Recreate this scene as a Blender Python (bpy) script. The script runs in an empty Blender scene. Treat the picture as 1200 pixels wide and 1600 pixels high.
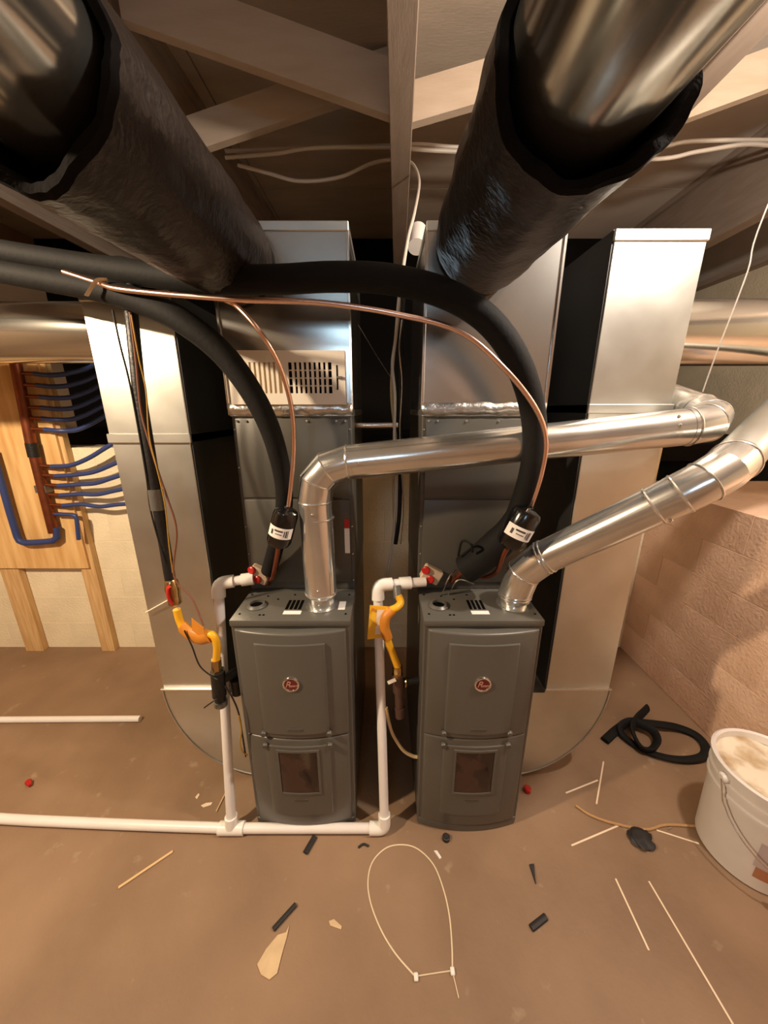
import bpy, bmesh, math, random
from mathutils import Vector, Matrix, noise as mnoise

# ------------------------------------------------------------------ camera, world, lights, exposure
SC = bpy.context.scene
COL = SC.collection
FPX, PITCH, CAM_H = 554.0, math.radians(16.1), 1.48
cam_data = bpy.data.cameras.new('camera')
cam_data.sensor_fit = 'HORIZONTAL'
cam_data.sensor_width = 36.0
cam_data.lens = FPX / 1200 * 36.0
cam_data.clip_start = 0.02
cam = bpy.data.objects.new('camera', cam_data)
cam.location = (0, 0, CAM_H)
cam.rotation_euler = (math.radians(90) - PITCH, 0, 0)
COL.objects.link(cam)
SC.camera = cam

world = bpy.data.worlds.new('world')
SC.world = world
world.use_nodes = True
world.node_tree.nodes['Background'].inputs[0].default_value = (0.35, 0.40, 0.5, 1)
world.node_tree.nodes['Background'].inputs[1].default_value = 0.0


def lamp(name, loc, power, color, radius):
    d = bpy.data.lights.new(name, 'POINT')
    d.energy = power
    d.color = color
    d.shadow_soft_size = radius
    o = bpy.data.objects.new(name, d)
    o.location = loc
    COL.objects.link(o)
    return o


lamp('bare_bulb_right', (1.04, 0.62, 2.31), 92, (1.0, 0.87, 0.75), 0.04)
lamp('crawl_fill_light', (2.35, 0.75, 2.25), 30, (1.0, 0.82, 0.66), 0.04)  # added fill light, out of view, to brighten the crawl side
# the left lamp hangs in a shade that keeps it off the ceiling
sp_ = bpy.data.lights.new('shaded_lamp_left', 'SPOT')
sp_.energy = 190
sp_.color = (1.0, 0.78, 0.54)
sp_.shadow_soft_size = 0.04
sp_.spot_size = math.radians(178)
sp_.spot_blend = 0.12
spo = bpy.data.objects.new('shaded_lamp_left', sp_)
spo.location = (-1.57, 0.22, 2.10)
COL.objects.link(spo)

SC.view_settings.view_transform = 'Standard'
SC.view_settings.look = 'None'
SC.view_settings.exposure = 0.0
SC.view_settings.gamma = 1.0
SC.view_settings.use_curve_mapping = False
SC.cycles.max_bounces = 10
SC.cycles.glossy_bounces = 6
SC.cycles.diffuse_bounces = 5
SC.cycles.sample_clamp_indirect = 4.0
SC.cycles.use_denoising = True

R = math.radians
CP, SP = math.cos(PITCH), math.sin(PITCH)


def P(px, py, Y):
    """world point at forward distance Y whose bearing was measured at photograph pixel (px, py)"""
    u, v = (px - 600) / FPX, (800 - py) / FPX
    d = Vector((u, CP + v * SP, -SP + v * CP))
    return Vector((0, 0, CAM_H)) + d * (Y / d.y)


def F(px, py, z=0.0):
    """the same on the horizontal plane at height z"""
    u, v = (px - 600) / FPX, (800 - py) / FPX
    d = Vector((u, CP + v * SP, -SP + v * CP))
    return Vector((0, 0, CAM_H)) + d * ((z - CAM_H) / d.z)


def S(r, g, b):
    f = lambda c: ((c / 255 + 0.055) / 1.055) ** 2.4 if c > 10 else c / 255 / 12.92
    return (f(r), f(g), f(b), 1)


# ------------------------------------------------------------------ materials
def mat(name, color, rough=0.6, metal=0.0, var=0.0, scale=6.0, bump=0.0, bscale=60.0, rvar=0.0,
        color2=None, stretch=(1, 1, 1), spec=0.5, detail=4.0, coat=0.0, lo=0.35, hi=0.65):
    m = bpy.data.materials.new(name)
    m.use_nodes = True
    nt = m.node_tree
    b = nt.nodes['Principled BSDF']
    b.inputs['Base Color'].default_value = color
    b.inputs['Roughness'].default_value = rough
    b.inputs['Metallic'].default_value = metal
    b.inputs['Specular IOR Level'].default_value = spec
    b.inputs['Coat Weight'].default_value = coat
    tc = nt.nodes.new('ShaderNodeTexCoord')
    mp = nt.nodes.new('ShaderNodeMapping')
    mp.inputs['Scale'].default_value = stretch
    nt.links.new(tc.outputs['Object'], mp.inputs[0])
    if var > 0 or color2:
        n = nt.nodes.new('ShaderNodeTexNoise')
        n.inputs['Scale'].default_value = scale
        n.inputs['Detail'].default_value = detail
        nt.links.new(mp.outputs[0], n.inputs['Vector'])
        cr = nt.nodes.new('ShaderNodeValToRGB')
        c2 = color2 or tuple(c * (1 - var) for c in color[:3]) + (1,)
        cr.color_ramp.elements[0].position = lo
        cr.color_ramp.elements[1].position = hi
        cr.color_ramp.elements[0].color = c2
        cr.color_ramp.elements[1].color = color
        nt.links.new(n.outputs['Fac'], cr.inputs[0])
        nt.links.new(cr.outputs[0], b.inputs['Base Color'])
        if rvar > 0:
            mr = nt.nodes.new('ShaderNodeMapRange')
            mr.inputs['To Min'].default_value = rough - rvar
            mr.inputs['To Max'].default_value = rough + rvar
            nt.links.new(n.outputs['Fac'], mr.inputs[0])
            nt.links.new(mr.outputs[0], b.inputs['Roughness'])
    if bump > 0:
        n2 = nt.nodes.new('ShaderNodeTexNoise')
        n2.inputs['Scale'].default_value = bscale
        n2.inputs['Detail'].default_value = 3.0
        nt.links.new(mp.outputs[0], n2.inputs['Vector'])
        bp = nt.nodes.new('ShaderNodeBump')
        bp.inputs['Strength'].default_value = bump
        bp.inputs['Distance'].default_value = 0.01
        nt.links.new(n2.outputs['Fac'], bp.inputs['Height'])
        nt.links.new(bp.outputs[0], b.inputs['Normal'])
    return m


def wood(name, c1, c2, scale=5.0, stretch=(1, 12, 12), rough=0.7):
    return mat(name, c1, rough, var=0.1, color2=c2, scale=scale, stretch=stretch, bump=0.08, bscale=30, detail=6)


def floor_material():
    m = mat('stained concrete', S(153, 124, 97), 0.62, color2=S(125, 99, 75), scale=2.6, bump=0.12, bscale=45,
            detail=8, var=0.1, rvar=0.08, lo=0.3, hi=0.72)
    nt = m.node_tree
    b = nt.nodes['Principled BSDF']
    src = b.inputs['Base Color'].links[0].from_socket
    tc = nt.nodes.new('ShaderNodeTexCoord')
    n = nt.nodes.new('ShaderNodeTexNoise')
    n.inputs['Scale'].default_value = 14
    n.inputs['Detail'].default_value = 6
    nt.links.new(tc.outputs['Object'], n.inputs['Vector'])
    cr = nt.nodes.new('ShaderNodeValToRGB')
    cr.color_ramp.elements[0].position = 0.66
    cr.color_ramp.elements[1].position = 0.80
    cr.color_ramp.elements[0].color = (0, 0, 0, 1)
    cr.color_ramp.elements[1].color = (0.4, 0.4, 0.4, 1)
    nt.links.new(n.outputs['Fac'], cr.inputs[0])
    mx = nt.nodes.new('ShaderNodeMix')
    mx.data_type = 'RGBA'
    nt.links.new(cr.outputs[0], mx.inputs[0])
    nt.links.new(src, mx.inputs[6])
    mx.inputs[7].default_value = S(205, 186, 160)
    # small dark drips
    v = nt.nodes.new('ShaderNodeTexVoronoi')
    v.inputs['Scale'].default_value = 3.3
    nt.links.new(tc.outputs['Object'], v.inputs['Vector'])
    cr2 = nt.nodes.new('ShaderNodeValToRGB')
    cr2.color_ramp.elements[0].position = 0.016
    cr2.color_ramp.elements[1].position = 0.035
    cr2.color_ramp.elements[0].color = (1, 1, 1, 1)
    cr2.color_ramp.elements[1].color = (0, 0, 0, 1)
    nt.links.new(v.outputs['Distance'], cr2.inputs[0])
    mx2 = nt.nodes.new('ShaderNodeMix')
    mx2.data_type = 'RGBA'
    nt.links.new(cr2.outputs[0], mx2.inputs[0])
    nt.links.new(mx.outputs[2], mx2.inputs[6])
    mx2.inputs[7].default_value = S(80, 58, 42)
    nt.links.new(mx2.outputs[2], b.inputs['Base Color'])
    return m


M = {}
M['floor'] = floor_material()
M['block_cream'] = mat('cream painted block', S(240, 226, 194), 0.75, var=0.12, scale=5, bump=0.35, bscale=70)
M['block_tan'] = mat('bare concrete block', S(232, 196, 168), 0.85, color2=S(208, 170, 140), scale=4, bump=0.4, bscale=60, var=0.1)
M['mortar_tan'] = mat('grey mortar', S(222, 186, 158), 0.9, bump=0.3, bscale=90)
M['mortar_cream'] = mat('painted mortar', S(236, 220, 188), 0.85, bump=0.3, bscale=90)
M['drywall'] = mat('basement wall', S(170, 140, 110), 0.85, var=0.1)
M['crawl_black'] = mat('near-black crawl surface', S(18, 15, 13), 0.85, var=0.2, spec=0.1, scale=3, bump=0.2, bscale=8)  # near-black base colour for the crawl floor and back wall
M['rim'] = mat('grey rim board', S(190, 178, 164), 0.7, var=0.15, scale=3)
M['panel_lit'] = mat('sheathing lightened as lamplit', S(226, 216, 202), 0.7, var=0.1, scale=2)  # subfloor sheathing in a lighter colour, standing in for lamplight at the right
M['plywood'] = mat('subfloor sheathing', S(196, 180, 160), 0.8, var=0.15, scale=2.5, bump=0.1, bscale=30, stretch=(1, 4, 1))
M['joist'] = wood('painted joist lumber', S(166, 148, 132), S(154, 137, 121), stretch=(6, 1, 6))
M['brace'] = wood('rough bridging lumber', S(190, 172, 152), S(180, 160, 138), stretch=(1, 5, 5), scale=4)
M['stud'] = wood('pine stud', S(222, 186, 132), S(198, 156, 104), stretch=(14, 14, 1))
M['panel'] = wood('plywood panel', S(232, 192, 132), S(208, 160, 98), scale=3.2, stretch=(9, 9, 0.9))
M['galv'] = mat('galvanized sheet', (0.66, 0.66, 0.61, 1), 0.37, 0.98, var=0.10, scale=7, bump=0.04, bscale=7, rvar=0.05)
M['galv_bright'] = mat('bright galvanized pipe', (0.78, 0.775, 0.74, 1), 0.20, 0.88, var=0.08, scale=9, bump=0.03, bscale=9, rvar=0.04)
M['galv_trunk'] = mat('round trunk steel', (0.66, 0.655, 0.60, 1), 0.17, 0.97, var=0.1, scale=4)
M['galv_smooth'] = mat('smooth plenum sheet', (0.62, 0.63, 0.61, 1), 0.24, 0.95, var=0.08, scale=6, bump=0.02, bscale=6)
M['strap'] = mat('clear strap', S(200, 192, 182), 0.35)
M['strap'].node_tree.nodes['Principled BSDF'].inputs['Transmission Weight'].default_value = 0.7
M['galv_edge'] = mat('folded steel edge', (0.82, 0.80, 0.76, 1), 0.22, 1.0)
M['galv_shaded'] = mat('steel side darkened as shade', S(52, 52, 52), 0.42, 0.35, var=0.15, scale=2)  # steel colour darkened to stand in for shade between drop and furnace
M['paint'] = mat('graphite appliance paint', S(95, 92, 85), 0.36, 0.15, var=0.04, scale=3, bump=0.02, bscale=300)
M['paint_dark'] = mat('dark graphite steel', S(84, 81, 74), 0.42, 0.2, var=0.06, scale=3)
M['black'] = mat('black cavity', S(8, 7, 7), 0.9, spec=0.05)
M['foam'] = mat('black foam tubing', S(20, 19, 18), 0.75, var=0.2, spec=0.25, scale=20, bump=0.1, bscale=90)
M['wrap'] = mat('black jacketed insulation', S(38, 31, 28), 0.36, var=0.25, scale=16, bump=0.34, bscale=60, stretch=(1, 1.3, 1))
M['lining'] = mat('dark insulation edge', S(22, 20, 20), 0.95, var=0.3, spec=0.05, scale=30, bump=0.3, bscale=60)
M['foil'] = mat('foil tape', (0.70, 0.69, 0.66, 1), 0.3, 1.0, bump=0.3, bscale=50)
M['copper'] = mat('copper', S(250, 214, 198), 0.24, 1.0, var=0.1, scale=14)
M['copper_dark'] = mat('oxidized copper', S(140, 78, 52), 0.4, 0.8, var=0.25, scale=20)
M['brass'] = mat('brass fitting', S(190, 160, 110), 0.25, 1.0)
M['pvc'] = mat('white pvc', S(238, 232, 226), 0.35, var=0.05, scale=8)
M['pvc_fit'] = mat('white pvc fitting', S(240, 236, 228), 0.3)
M['black_iron'] = mat('black iron pipe', S(34, 32, 30), 0.45, 0.3, bump=0.15, bscale=120)
M['grey_iron'] = mat('grey malleable fitting', S(120, 118, 112), 0.4, 0.6, bump=0.15, bscale=120)
M['rust_iron'] = mat('brown iron nipple', S(92, 68, 58), 0.5, 0.3)
M['yellow'] = mat('yellow coated gas connector', S(238, 176, 34), 0.4, var=0.06, scale=30)
M['orange'] = mat('orange warning sleeve', S(206, 130, 40), 0.5, var=0.1, scale=20)
M['tag_yellow'] = mat('yellow card', S(244, 188, 48), 0.5)
M['tag_white'] = mat('white print', S(240, 226, 208), 0.5)
M['ink'] = mat('dark ink', S(60, 52, 48), 0.6)
M['label'] = mat('white label', S(236, 230, 222), 0.5)
M['red'] = mat('red plastic', S(176, 30, 26), 0.35)
M['red_enamel'] = mat('red enamel badge', S(98, 24, 22), 0.3, coat=0.4)
M['badge_script'] = mat('pinkish silver script', S(206, 150, 136), 0.35, 0.4)
M['chrome'] = mat('chrome', (0.85, 0.84, 0.83, 1), 0.1, 1.0)
M['drain_box'] = mat('beige drain block', S(198, 176, 148), 0.5)
M['register'] = mat('white enamelled register', S(226, 218, 204), 0.4)
M['drier'] = mat('gloss black drier', S(14, 13, 13), 0.18, coat=0.4)
M['wire_white'] = mat('white cable jacket', S(214, 204, 190), 0.45)
M['wire_cream'] = mat('cream cable jacket', S(206, 180, 136), 0.5)
M['wire_black'] = mat('black cable jacket', S(26, 24, 23), 0.45)
M['wire_brown'] = mat('brown thermostat wire', S(120, 74, 52), 0.5)
M['wire_yellow'] = mat('yellow wire', S(170, 130, 46), 0.5)
M['pex'] = mat('blue pex tube', S(50, 66, 118), 0.4, var=0.08)
M['bucket'] = mat('white bucket plastic', S(226, 220, 214), 0.38, var=0.07, scale=9)
M['compound'] = mat('dried joint compound', S(228, 216, 194), 0.7, color2=S(176, 148, 108), scale=7, var=0.2, bump=0.5, bscale=14, lo=0.38, hi=0.5)
M['nylon'] = mat('cloudy nylon', S(226, 208, 176), 0.35)
M['strip_white'] = mat('plain white', S(236, 214, 186), 0.5)
M['stick'] = mat('pale wood stick', S(216, 182, 132), 0.7)
M['card'] = mat('torn cardboard', S(214, 186, 146), 0.8, var=0.15, scale=20, bump=0.2)
M['rope'] = mat('tan rope', S(184, 144, 98), 0.8, bump=0.5, bscale=200)
M['rubber'] = mat('black rubber scrap', S(34, 30, 28), 0.6, var=0.2, scale=40)
M['glass_dark'] = mat('dark tinted sight glass', S(40, 26, 22), 0.12, spec=0.6, color2=S(62, 40, 32), scale=12, var=0.2, lo=0.48, hi=0.52)
M['blue_strip'] = mat('blue plastic strip', S(92, 96, 132), 0.5)

# ------------------------------------------------------------------ mesh helpers
ORIGIN = {}


def finish(bm, sharp=32):
    bmesh.ops.recalc_face_normals(bm, faces=bm.faces)
    return bm


def obj(name, bm, m, parent=None, smooth=True, sharp=32, label=None, kind=None):
    """links a bmesh built in world coordinates as one mesh object; its origin is the parent's origin or its own base"""
    me = bpy.data.meshes.new(name)
    bmesh.ops.recalc_face_normals(bm, faces=bm.faces)
    if parent is not None:
        org = ORIGIN[parent.name]
    else:
        xs = [v.co for v in bm.verts]
        mn = [min(c[i] for c in xs) for i in range(3)]
        mx = [max(c[i] for c in xs) for i in range(3)]
        org = Vector(((mn[0] + mx[0]) / 2, (mn[1] + mx[1]) / 2, mn[2]))
    for v in bm.verts:
        v.co -= org
    bm.to_mesh(me)
    bm.free()
    me.materials.append(M[m] if isinstance(m, str) else m)
    if smooth:
        for p in me.polygons:
            p.use_smooth = True
        me.set_sharp_from_angle(angle=R(sharp))
    o = bpy.data.objects.new(name, me)
    COL.objects.link(o)
    if parent is not None:
        o.parent = parent
    else:
        o.location = org
    ORIGIN[o.name] = org
    if label:
        o['label'] = label
    if kind:
        o['kind'] = kind
    return o


def tag(o, label, cat, group=None):
    o['label'] = label
    o['category'] = cat
    if group:
        o['group'] = group
    return o


def thing(name, label, cat, loc, group=None):
    o = bpy.data.objects.new(name, None)
    o.empty_display_size = 0.05
    o.location = loc
    COL.objects.link(o)
    ORIGIN[o.name] = Vector(loc)
    return tag(o, label, cat, group)


def structure(name, bm, m, **k):
    o = obj(name, bm, m, **k)
    o['kind'] = 'structure'
    return o


def copy_tree(o, parent=None):
    c = o.copy()
    COL.objects.link(c)
    ORIGIN[c.name] = ORIGIN[o.name]
    if parent is not None:
        c.parent = parent
    for ch in list(o.children):
        copy_tree(ch, c)
    return c


def BM():
    return bmesh.new()


def box(bm, x0, x1, y0, y1, z0, z1, bevel=0.0, seg=1, mtx=None):
    vs = [bm.verts.new((x, y, z)) for z in (z0, z1) for y in (y0, y1) for x in (x0, x1)]
    fs = [bm.faces.new([vs[i] for i in q]) for q in
          ((0, 2, 3, 1), (4, 5, 7, 6), (0, 1, 5, 4), (2, 6, 7, 3), (0, 4, 6, 2), (1, 3, 7, 5))]
    if bevel > 0:
        es = list({e for f in fs for e in f.edges})
        r = bmesh.ops.bevel(bm, geom=es, offset=bevel, segments=seg, affect='EDGES', profile=0.5)
        vs = list({v for f in r['faces'] for v in f.verts} | {v for v in vs if v.is_valid})
    if mtx is not None:
        for v in vs:
            v.co = mtx @ v.co
    return bm


def bxx(*a, **k):
    return box(BM(), *a, **k)


def prism(bm, pts, y0, y1):
    """polygon in XZ extruded along Y"""
    a = [bm.verts.new((x, y0, z)) for x, z in pts]
    b = [bm.verts.new((x, y1, z)) for x, z in pts]
    n = len(pts)
    bm.faces.new(a)
    bm.faces.new(b[::-1])
    for i in range(n):
        bm.faces.new((a[i], b[i], b[(i + 1) % n], a[(i + 1) % n]))
    return bm


def slab(bm, pts, z0, z1):
    """polygon in XY extruded along Z"""
    a = [bm.verts.new((x, y, z0)) for x, y in pts]
    b = [bm.verts.new((x, y, z1)) for x, y in pts]
    n = len(pts)
    bm.faces.new(a[::-1])
    bm.faces.new(b)
    for i in range(n):
        bm.faces.new((a[i], a[(i + 1) % n], b[(i + 1) % n], b[i]))
    return bm


def smooth_path(pts, n=8):
    pts = [Vector(p) for p in pts]
    out = []
    q = [pts[0] * 2 - pts[1]] + pts + [pts[-1] * 2 - pts[-2]]
    for i in range(1, len(q) - 2):
        p0, p1, p2, p3 = q[i - 1:i + 3]
        for k in range(n):
            t = k / n
            out.append(0.5 * ((2 * p1) + (p2 - p0) * t + (2 * p0 - 5 * p1 + 4 * p2 - p3) * t * t +
                              (3 * p1 - p0 - 3 * p2 + p3) * t ** 3))
    out.append(pts[-1])
    return out


def tube(bm, path, r, seg=12, cap=True, radii=None, flat=None):
    """mitred sweep of a circle (or of an ellipse with flat=(a, b)) along a path"""
    path = [Vector(p) for p in path]
    t0 = (path[1] - path[0]).normalized()
    up = Vector((0, 0, 1)) if abs(t0.z) < 0.9 else Vector((0, 1, 0))
    e1 = t0.cross(up).normalized()
    e2 = e1.cross(t0).normalized()
    rings = []
    frames = []
    for i, p in enumerate(path):
        if i == 0:
            n = t0
            tin = t0
        else:
            tin = (path[i] - path[i - 1]).normalized()
            if i < len(path) - 1:
                tout = (path[i + 1] - path[i]).normalized()
                n = (tin + tout).normalized()
            else:
                n = tin
            told = frames[-1][2]
            q = told.rotation_difference(tin)
            e1 = q @ e1
            e2 = q @ e2
        frames.append((e1, e2, tin))
        rr = radii[i] if radii else r
        a, b = flat if flat else (rr, rr)
        ring = []
        for k in range(seg):
            an = 2 * math.pi * k / seg
            e = e1 * (a * math.cos(an)) + e2 * (b * math.sin(an))
            d = tin.dot(n)
            s = -(e.dot(n)) / d if abs(d) > 0.25 else 0
            ring.append(bm.verts.new(p + e + tin * s))
        rings.append(ring)
    for a, b in zip(rings, rings[1:]):
        for k in range(seg):
            bm.faces.new((a[k], a[(k + 1) % seg], b[(k + 1) % seg], b[k]))
    if cap:
        bm.faces.new(rings[0][::-1])
        bm.faces.new(rings[-1])
    return bm


def lathe(bm, prof, seg=24, mtx=None, cap=True):
    """profile of (radius, height) turned about Z"""
    rings = []
    for r, z in prof:
        rings.append([bm.verts.new((r * math.cos(2 * math.pi * k / seg), r * math.sin(2 * math.pi * k / seg), z))
                      for k in range(seg)])
    for a, b in zip(rings, rings[1:]):
        for k in range(seg):
            bm.faces.new((a[k], a[(k + 1) % seg], b[(k + 1) % seg], b[k]))
    if cap:
        bm.faces.new(rings[0][::-1])
        bm.faces.new(rings[-1])
    if mtx is not None:
        for ring in rings:
            for v in ring:
                v.co = mtx @ v.co
    return bm


def along(p, q):
    """matrix that takes Z axis at origin to the axis from p towards q"""
    d = (Vector(q) - Vector(p)).normalized()
    return Matrix.Translation(p) @ Vector((0, 0, 1)).rotation_difference(d).to_matrix().to_4x4()


def ring(bm, c, axis, r, w=0.004, seg=32, minor=8):
    """a torus bead around a pipe"""
    mt = along(c, Vector(c) + Vector(axis))
    rows = []
    for k in range(seg):
        a = 2 * math.pi * k / seg
        rows.append([bm.verts.new(mt @ Vector(((r + w * math.cos(b)) * math.cos(a), (r + w * math.cos(b)) * math.sin(a),
                                               w * math.sin(b)))) for b in [2 * math.pi * j / minor for j in range(minor)]])
    for i in range(seg):
        A, B = rows[i], rows[(i + 1) % seg]
        for j in range(minor):
            bm.faces.new((A[j], A[(j + 1) % minor], B[(j + 1) % minor], B[j]))
    return bm


def dome(bm, c, axis, r, h):
    """a screw head"""
    mt = along(c, Vector(c) + Vector(axis))
    return lathe(bm, [(r, 0), (r, h * 0.5), (r * 0.6, h)], 8, mt)


def lumpy(bm, c, sx, sy, sz, seed=0, amp=0.25):
    r = bmesh.ops.create_icosphere(bm, subdivisions=3, radius=1.0)
    for v in r['verts']:
        d = 1 + amp * mnoise.noise(v.co * 1.7 + Vector((seed * 3.1, 0, seed)))
        v.co = Vector((v.co.x * d * sx, v.co.y * d * sy, v.co.z * d * sz)) + Vector(c)
    return bm


# ------------------------------------------------------------------ the setting
CEIL, JB = 2.98, 2.53              # subfloor underside, joist underside
BACK_Y, RIGHT_X = 1.965, 1.53      # low block walls
structure('floor', bxx(-3.2, 1.75, -2.8, BACK_Y + 0.2, -0.1, 0.0), 'floor', smooth=False)


def block_wall(name, m, along_axis, fixed, u0, u1, ztop, thick, L=0.40, H=0.20):
    """a wall of mortar with one object per concrete block standing 4 mm proud of the joints"""
    if along_axis == 'x':
        w = structure(name, bxx(u0, u1, fixed + 0.002, fixed + thick, 0, ztop - 0.004), 'mortar_cream', smooth=False)
    else:
        w = structure(name, bxx(fixed + 0.002, fixed + thick, u0, u1, 0, ztop - 0.004), 'mortar_tan', smooth=False)
    shared = {}
    rows = int(math.ceil(ztop / H - 1e-6))
    hh = ztop / rows
    for r in range(rows):
        u = u0 - (L / 2 if r % 2 else 0)
        while u < u1 - 0.02:
            a, b = max(u, u0), min(u + L, u1)
            u += L
            if b - a < 0.03:
                continue
            key = (round(b - a, 3))
            g = 0.0014
            if key not in shared:
                l = b - a
                if along_axis == 'x':
                    bm = bxx(g, l - g, 0, 0.05, g, hh - g * 0.6, bevel=0.0012)
                else:
                    bm = bxx(0, 0.05, g, l - g, g, hh - g * 0.6, bevel=0.0012)
                me = bpy.data.meshes.new('block')
                bmesh.ops.recalc_face_normals(bm, faces=bm.faces)
                bm.to_mesh(me)
                bm.free()
                me.materials.append(M[m])
                shared[key] = me
            o = bpy.data.objects.new('block', shared[key])
            COL.objects.link(o)
            o.parent = w
            pos = Vector((a, fixed, r * hh)) if along_axis == 'x' else Vector((fixed, a, r * hh))
            o.location = pos - ORIGIN[w.name]
            ORIGIN[o.name] = pos
    return w


block_wall('wall_back', 'block_cream', 'x', BACK_Y, -3.2, RIGHT_X, 1.28, 0.2)
block_wall('wall_right', 'block_tan', 'y', RIGHT_X, -2.8, BACK_Y + 0.2, 1.06, 0.2)
structure('wall_left', bxx(-3.3, -3.2, -2.8, 3.9, 0, CEIL), 'drywall', smooth=False)
# front wall behind the photographer, with a small window
bm = BM()
WX0, WX1, WZ0, WZ1 = -0.85, -0.25, 1.95, 2.50
box(bm, -3.3, WX0, -2.9, -2.8, 0, CEIL)
box(bm, WX1, 3.05, -2.9, -2.8, 0, CEIL)
box(bm, WX0, WX1, -2.9, -2.8, 0, WZ0)
box(bm, WX0, WX1, -2.9, -2.8, WZ1, CEIL)
structure('wall_front', bm, 'drywall', smooth=False)
pane_mat = bpy.data.materials.new('daylit window glass')
pane_mat.use_nodes = True
_b = pane_mat.node_tree.nodes['Principled BSDF']
_b.inputs['Emission Color'].default_value = (0.55, 0.8, 1.0, 1)
_b.inputs['Emission Strength'].default_value = 13.0
win = structure('window_1', bxx(WX0, WX1, -2.88, -2.86, WZ0, WZ1), pane_mat, smooth=False)
bm = BM()
for a in ((WX0, WX1, WZ0, WZ0 + 0.03), (WX0, WX1, WZ1 - 0.03, WZ1), (WX0, WX0 + 0.03, WZ0 + 0.03, WZ1 - 0.03),
          (WX1 - 0.03, WX1, WZ0 + 0.03, WZ1 - 0.03)):
    box(bm, a[0], a[1], -2.86, -2.83, a[2], a[3])
obj('window_frame', bm, 'pvc', win, smooth=False)

# crawl space beyond the two low walls
structure('floor_crawl', bxx(-3.2, 2.95, BACK_Y + 0.2, 3.8, 1.18, 1.278), 'crawl_black', smooth=False)
structure('floor_crawl_right', bxx(RIGHT_X + 0.2, 2.95, -2.8, BACK_Y + 0.2, 0.98, 1.055), 'block_tan', smooth=False)
structure('wall_crawl_back', bxx(-3.2, 3.05, 3.8, 3.9, 0, CEIL), 'crawl_black', smooth=False)
wr = structure('wall_crawl_right', bxx(2.95, 3.05, -2.8, 3.8, 0, 2.55), 'block_cream', smooth=False)
structure('trim_1', bxx(2.93, 3.05, -2.8, 3.8, 2.59, CEIL), 'rim', smooth=False)
structure('trim_2', bxx(2.86, 3.05, -2.8, 3.8, 2.55, 2.59), 'joist', smooth=False)

# ceiling: sheathing panels, joists and cross bridging
ceiling = structure('ceiling', bxx(-3.3, 3.05, -2.9, 3.9, CEIL + 0.02, CEIL + 0.05), 'black', smooth=False)
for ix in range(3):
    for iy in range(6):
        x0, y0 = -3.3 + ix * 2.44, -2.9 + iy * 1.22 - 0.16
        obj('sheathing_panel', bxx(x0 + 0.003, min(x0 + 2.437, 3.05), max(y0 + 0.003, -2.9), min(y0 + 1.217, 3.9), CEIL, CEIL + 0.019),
            'plywood' if ix < 2 else 'panel_lit', ceiling, smooth=False)


def joist(xc):
    """I-joist running away from the camera; xc = its centre where y = 1.29"""
    mt = Matrix.Translation((xc, 1.29, 0)) @ Matrix.Rotation(-math.atan(0.036), 4, 'Z')
    j = obj('joist', bxx(-0.016, 0.016, -4.05, 2.45, JB + 0.038, CEIL - 0.038, mtx=mt), 'joist', ceiling, smooth=False)
    obj('bottom_flange', bxx(-0.044, 0.044, -4.05, 2.45, JB, JB + 0.04, bevel=0.003, mtx=mt), 'joist', j, smooth=False)
    obj('top_flange', bxx(-0.044, 0.044, -4.05, 2.45, CEIL - 0.04, CEIL, mtx=mt), 'joist', j, smooth=False)


for xc in (-2.05, -1.0, 0.05, 1.07, 2.1):
    joist(xc)


# board from the foot of the middle joist up to the left, and its mates
def brace2(xl, zl, xr, zr, y, h=0.15):
    """board whose lower edge runs from (xl, zl) to (xr, zr), height h measured vertically"""
    bm = prism(BM(), [(xl, zl), (xr, zr), (xr, zr + h), (xl, zl + h)], y - 0.019, y + 0.019)
    obj('bridging_board', bm, 'brace', ceiling, smooth=False)


brace2(-0.93, 2.81, 0.045, 2.535, 1.71, 0.165)
brace2(-0.99, 2.575, 0.04, 2.845, 2.02, 0.13)
brace2(0.09, 2.535, 0.80, 2.70, 1.74, 0.125)
brace2(1.10, 2.54, 2.06, 2.84, 1.76, 0.13)
brace2(-1.98, 2.84, -1.02, 2.54, 1.76, 0.13)

# studs and plywood board on the left of the back wall are children of nothing: they are carpentry one could lift away
def stud(x0, x1, label):
    y1 = BACK_Y - 0.002
    return tag(obj('wall_stud', bxx(x0, x1, y1 - 0.038, y1, 0.0, 1.72, bevel=0.002), 'stud', smooth=False), label, 'stud',
               None)


XS = P(183, 1012, 1.945).x
stud(XS - 0.085, XS, 'pine stud with a knotty foot, the one nearer the left steel return drop')
X2 = P(68, 1000, 1.945).x
stud(X2 - 0.11, X2, 'wide pine stud at the left, its foot near the picture edge under the plywood board')
pb = BACK_Y - 0.041
px1, pz0 = P(139, 888, pb - 0.012).x, P(139, 888, pb - 0.012).z
board = tag(obj('plywood_board', bxx(-2.75, px1, pb - 0.014, pb, pz0, 1.72, bevel=0.001), 'panel', smooth=False),
            'golden plywood board fixed to studs on the back wall behind the copper manifold', 'board')


# ------------------------------------------------------------------ furnaces
W, H, D = 0.366, 0.864, 0.71
FY = 0.950


def bulge(x, hw):
    return 0.028 * (1 - (x / hw) ** 2)


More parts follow.
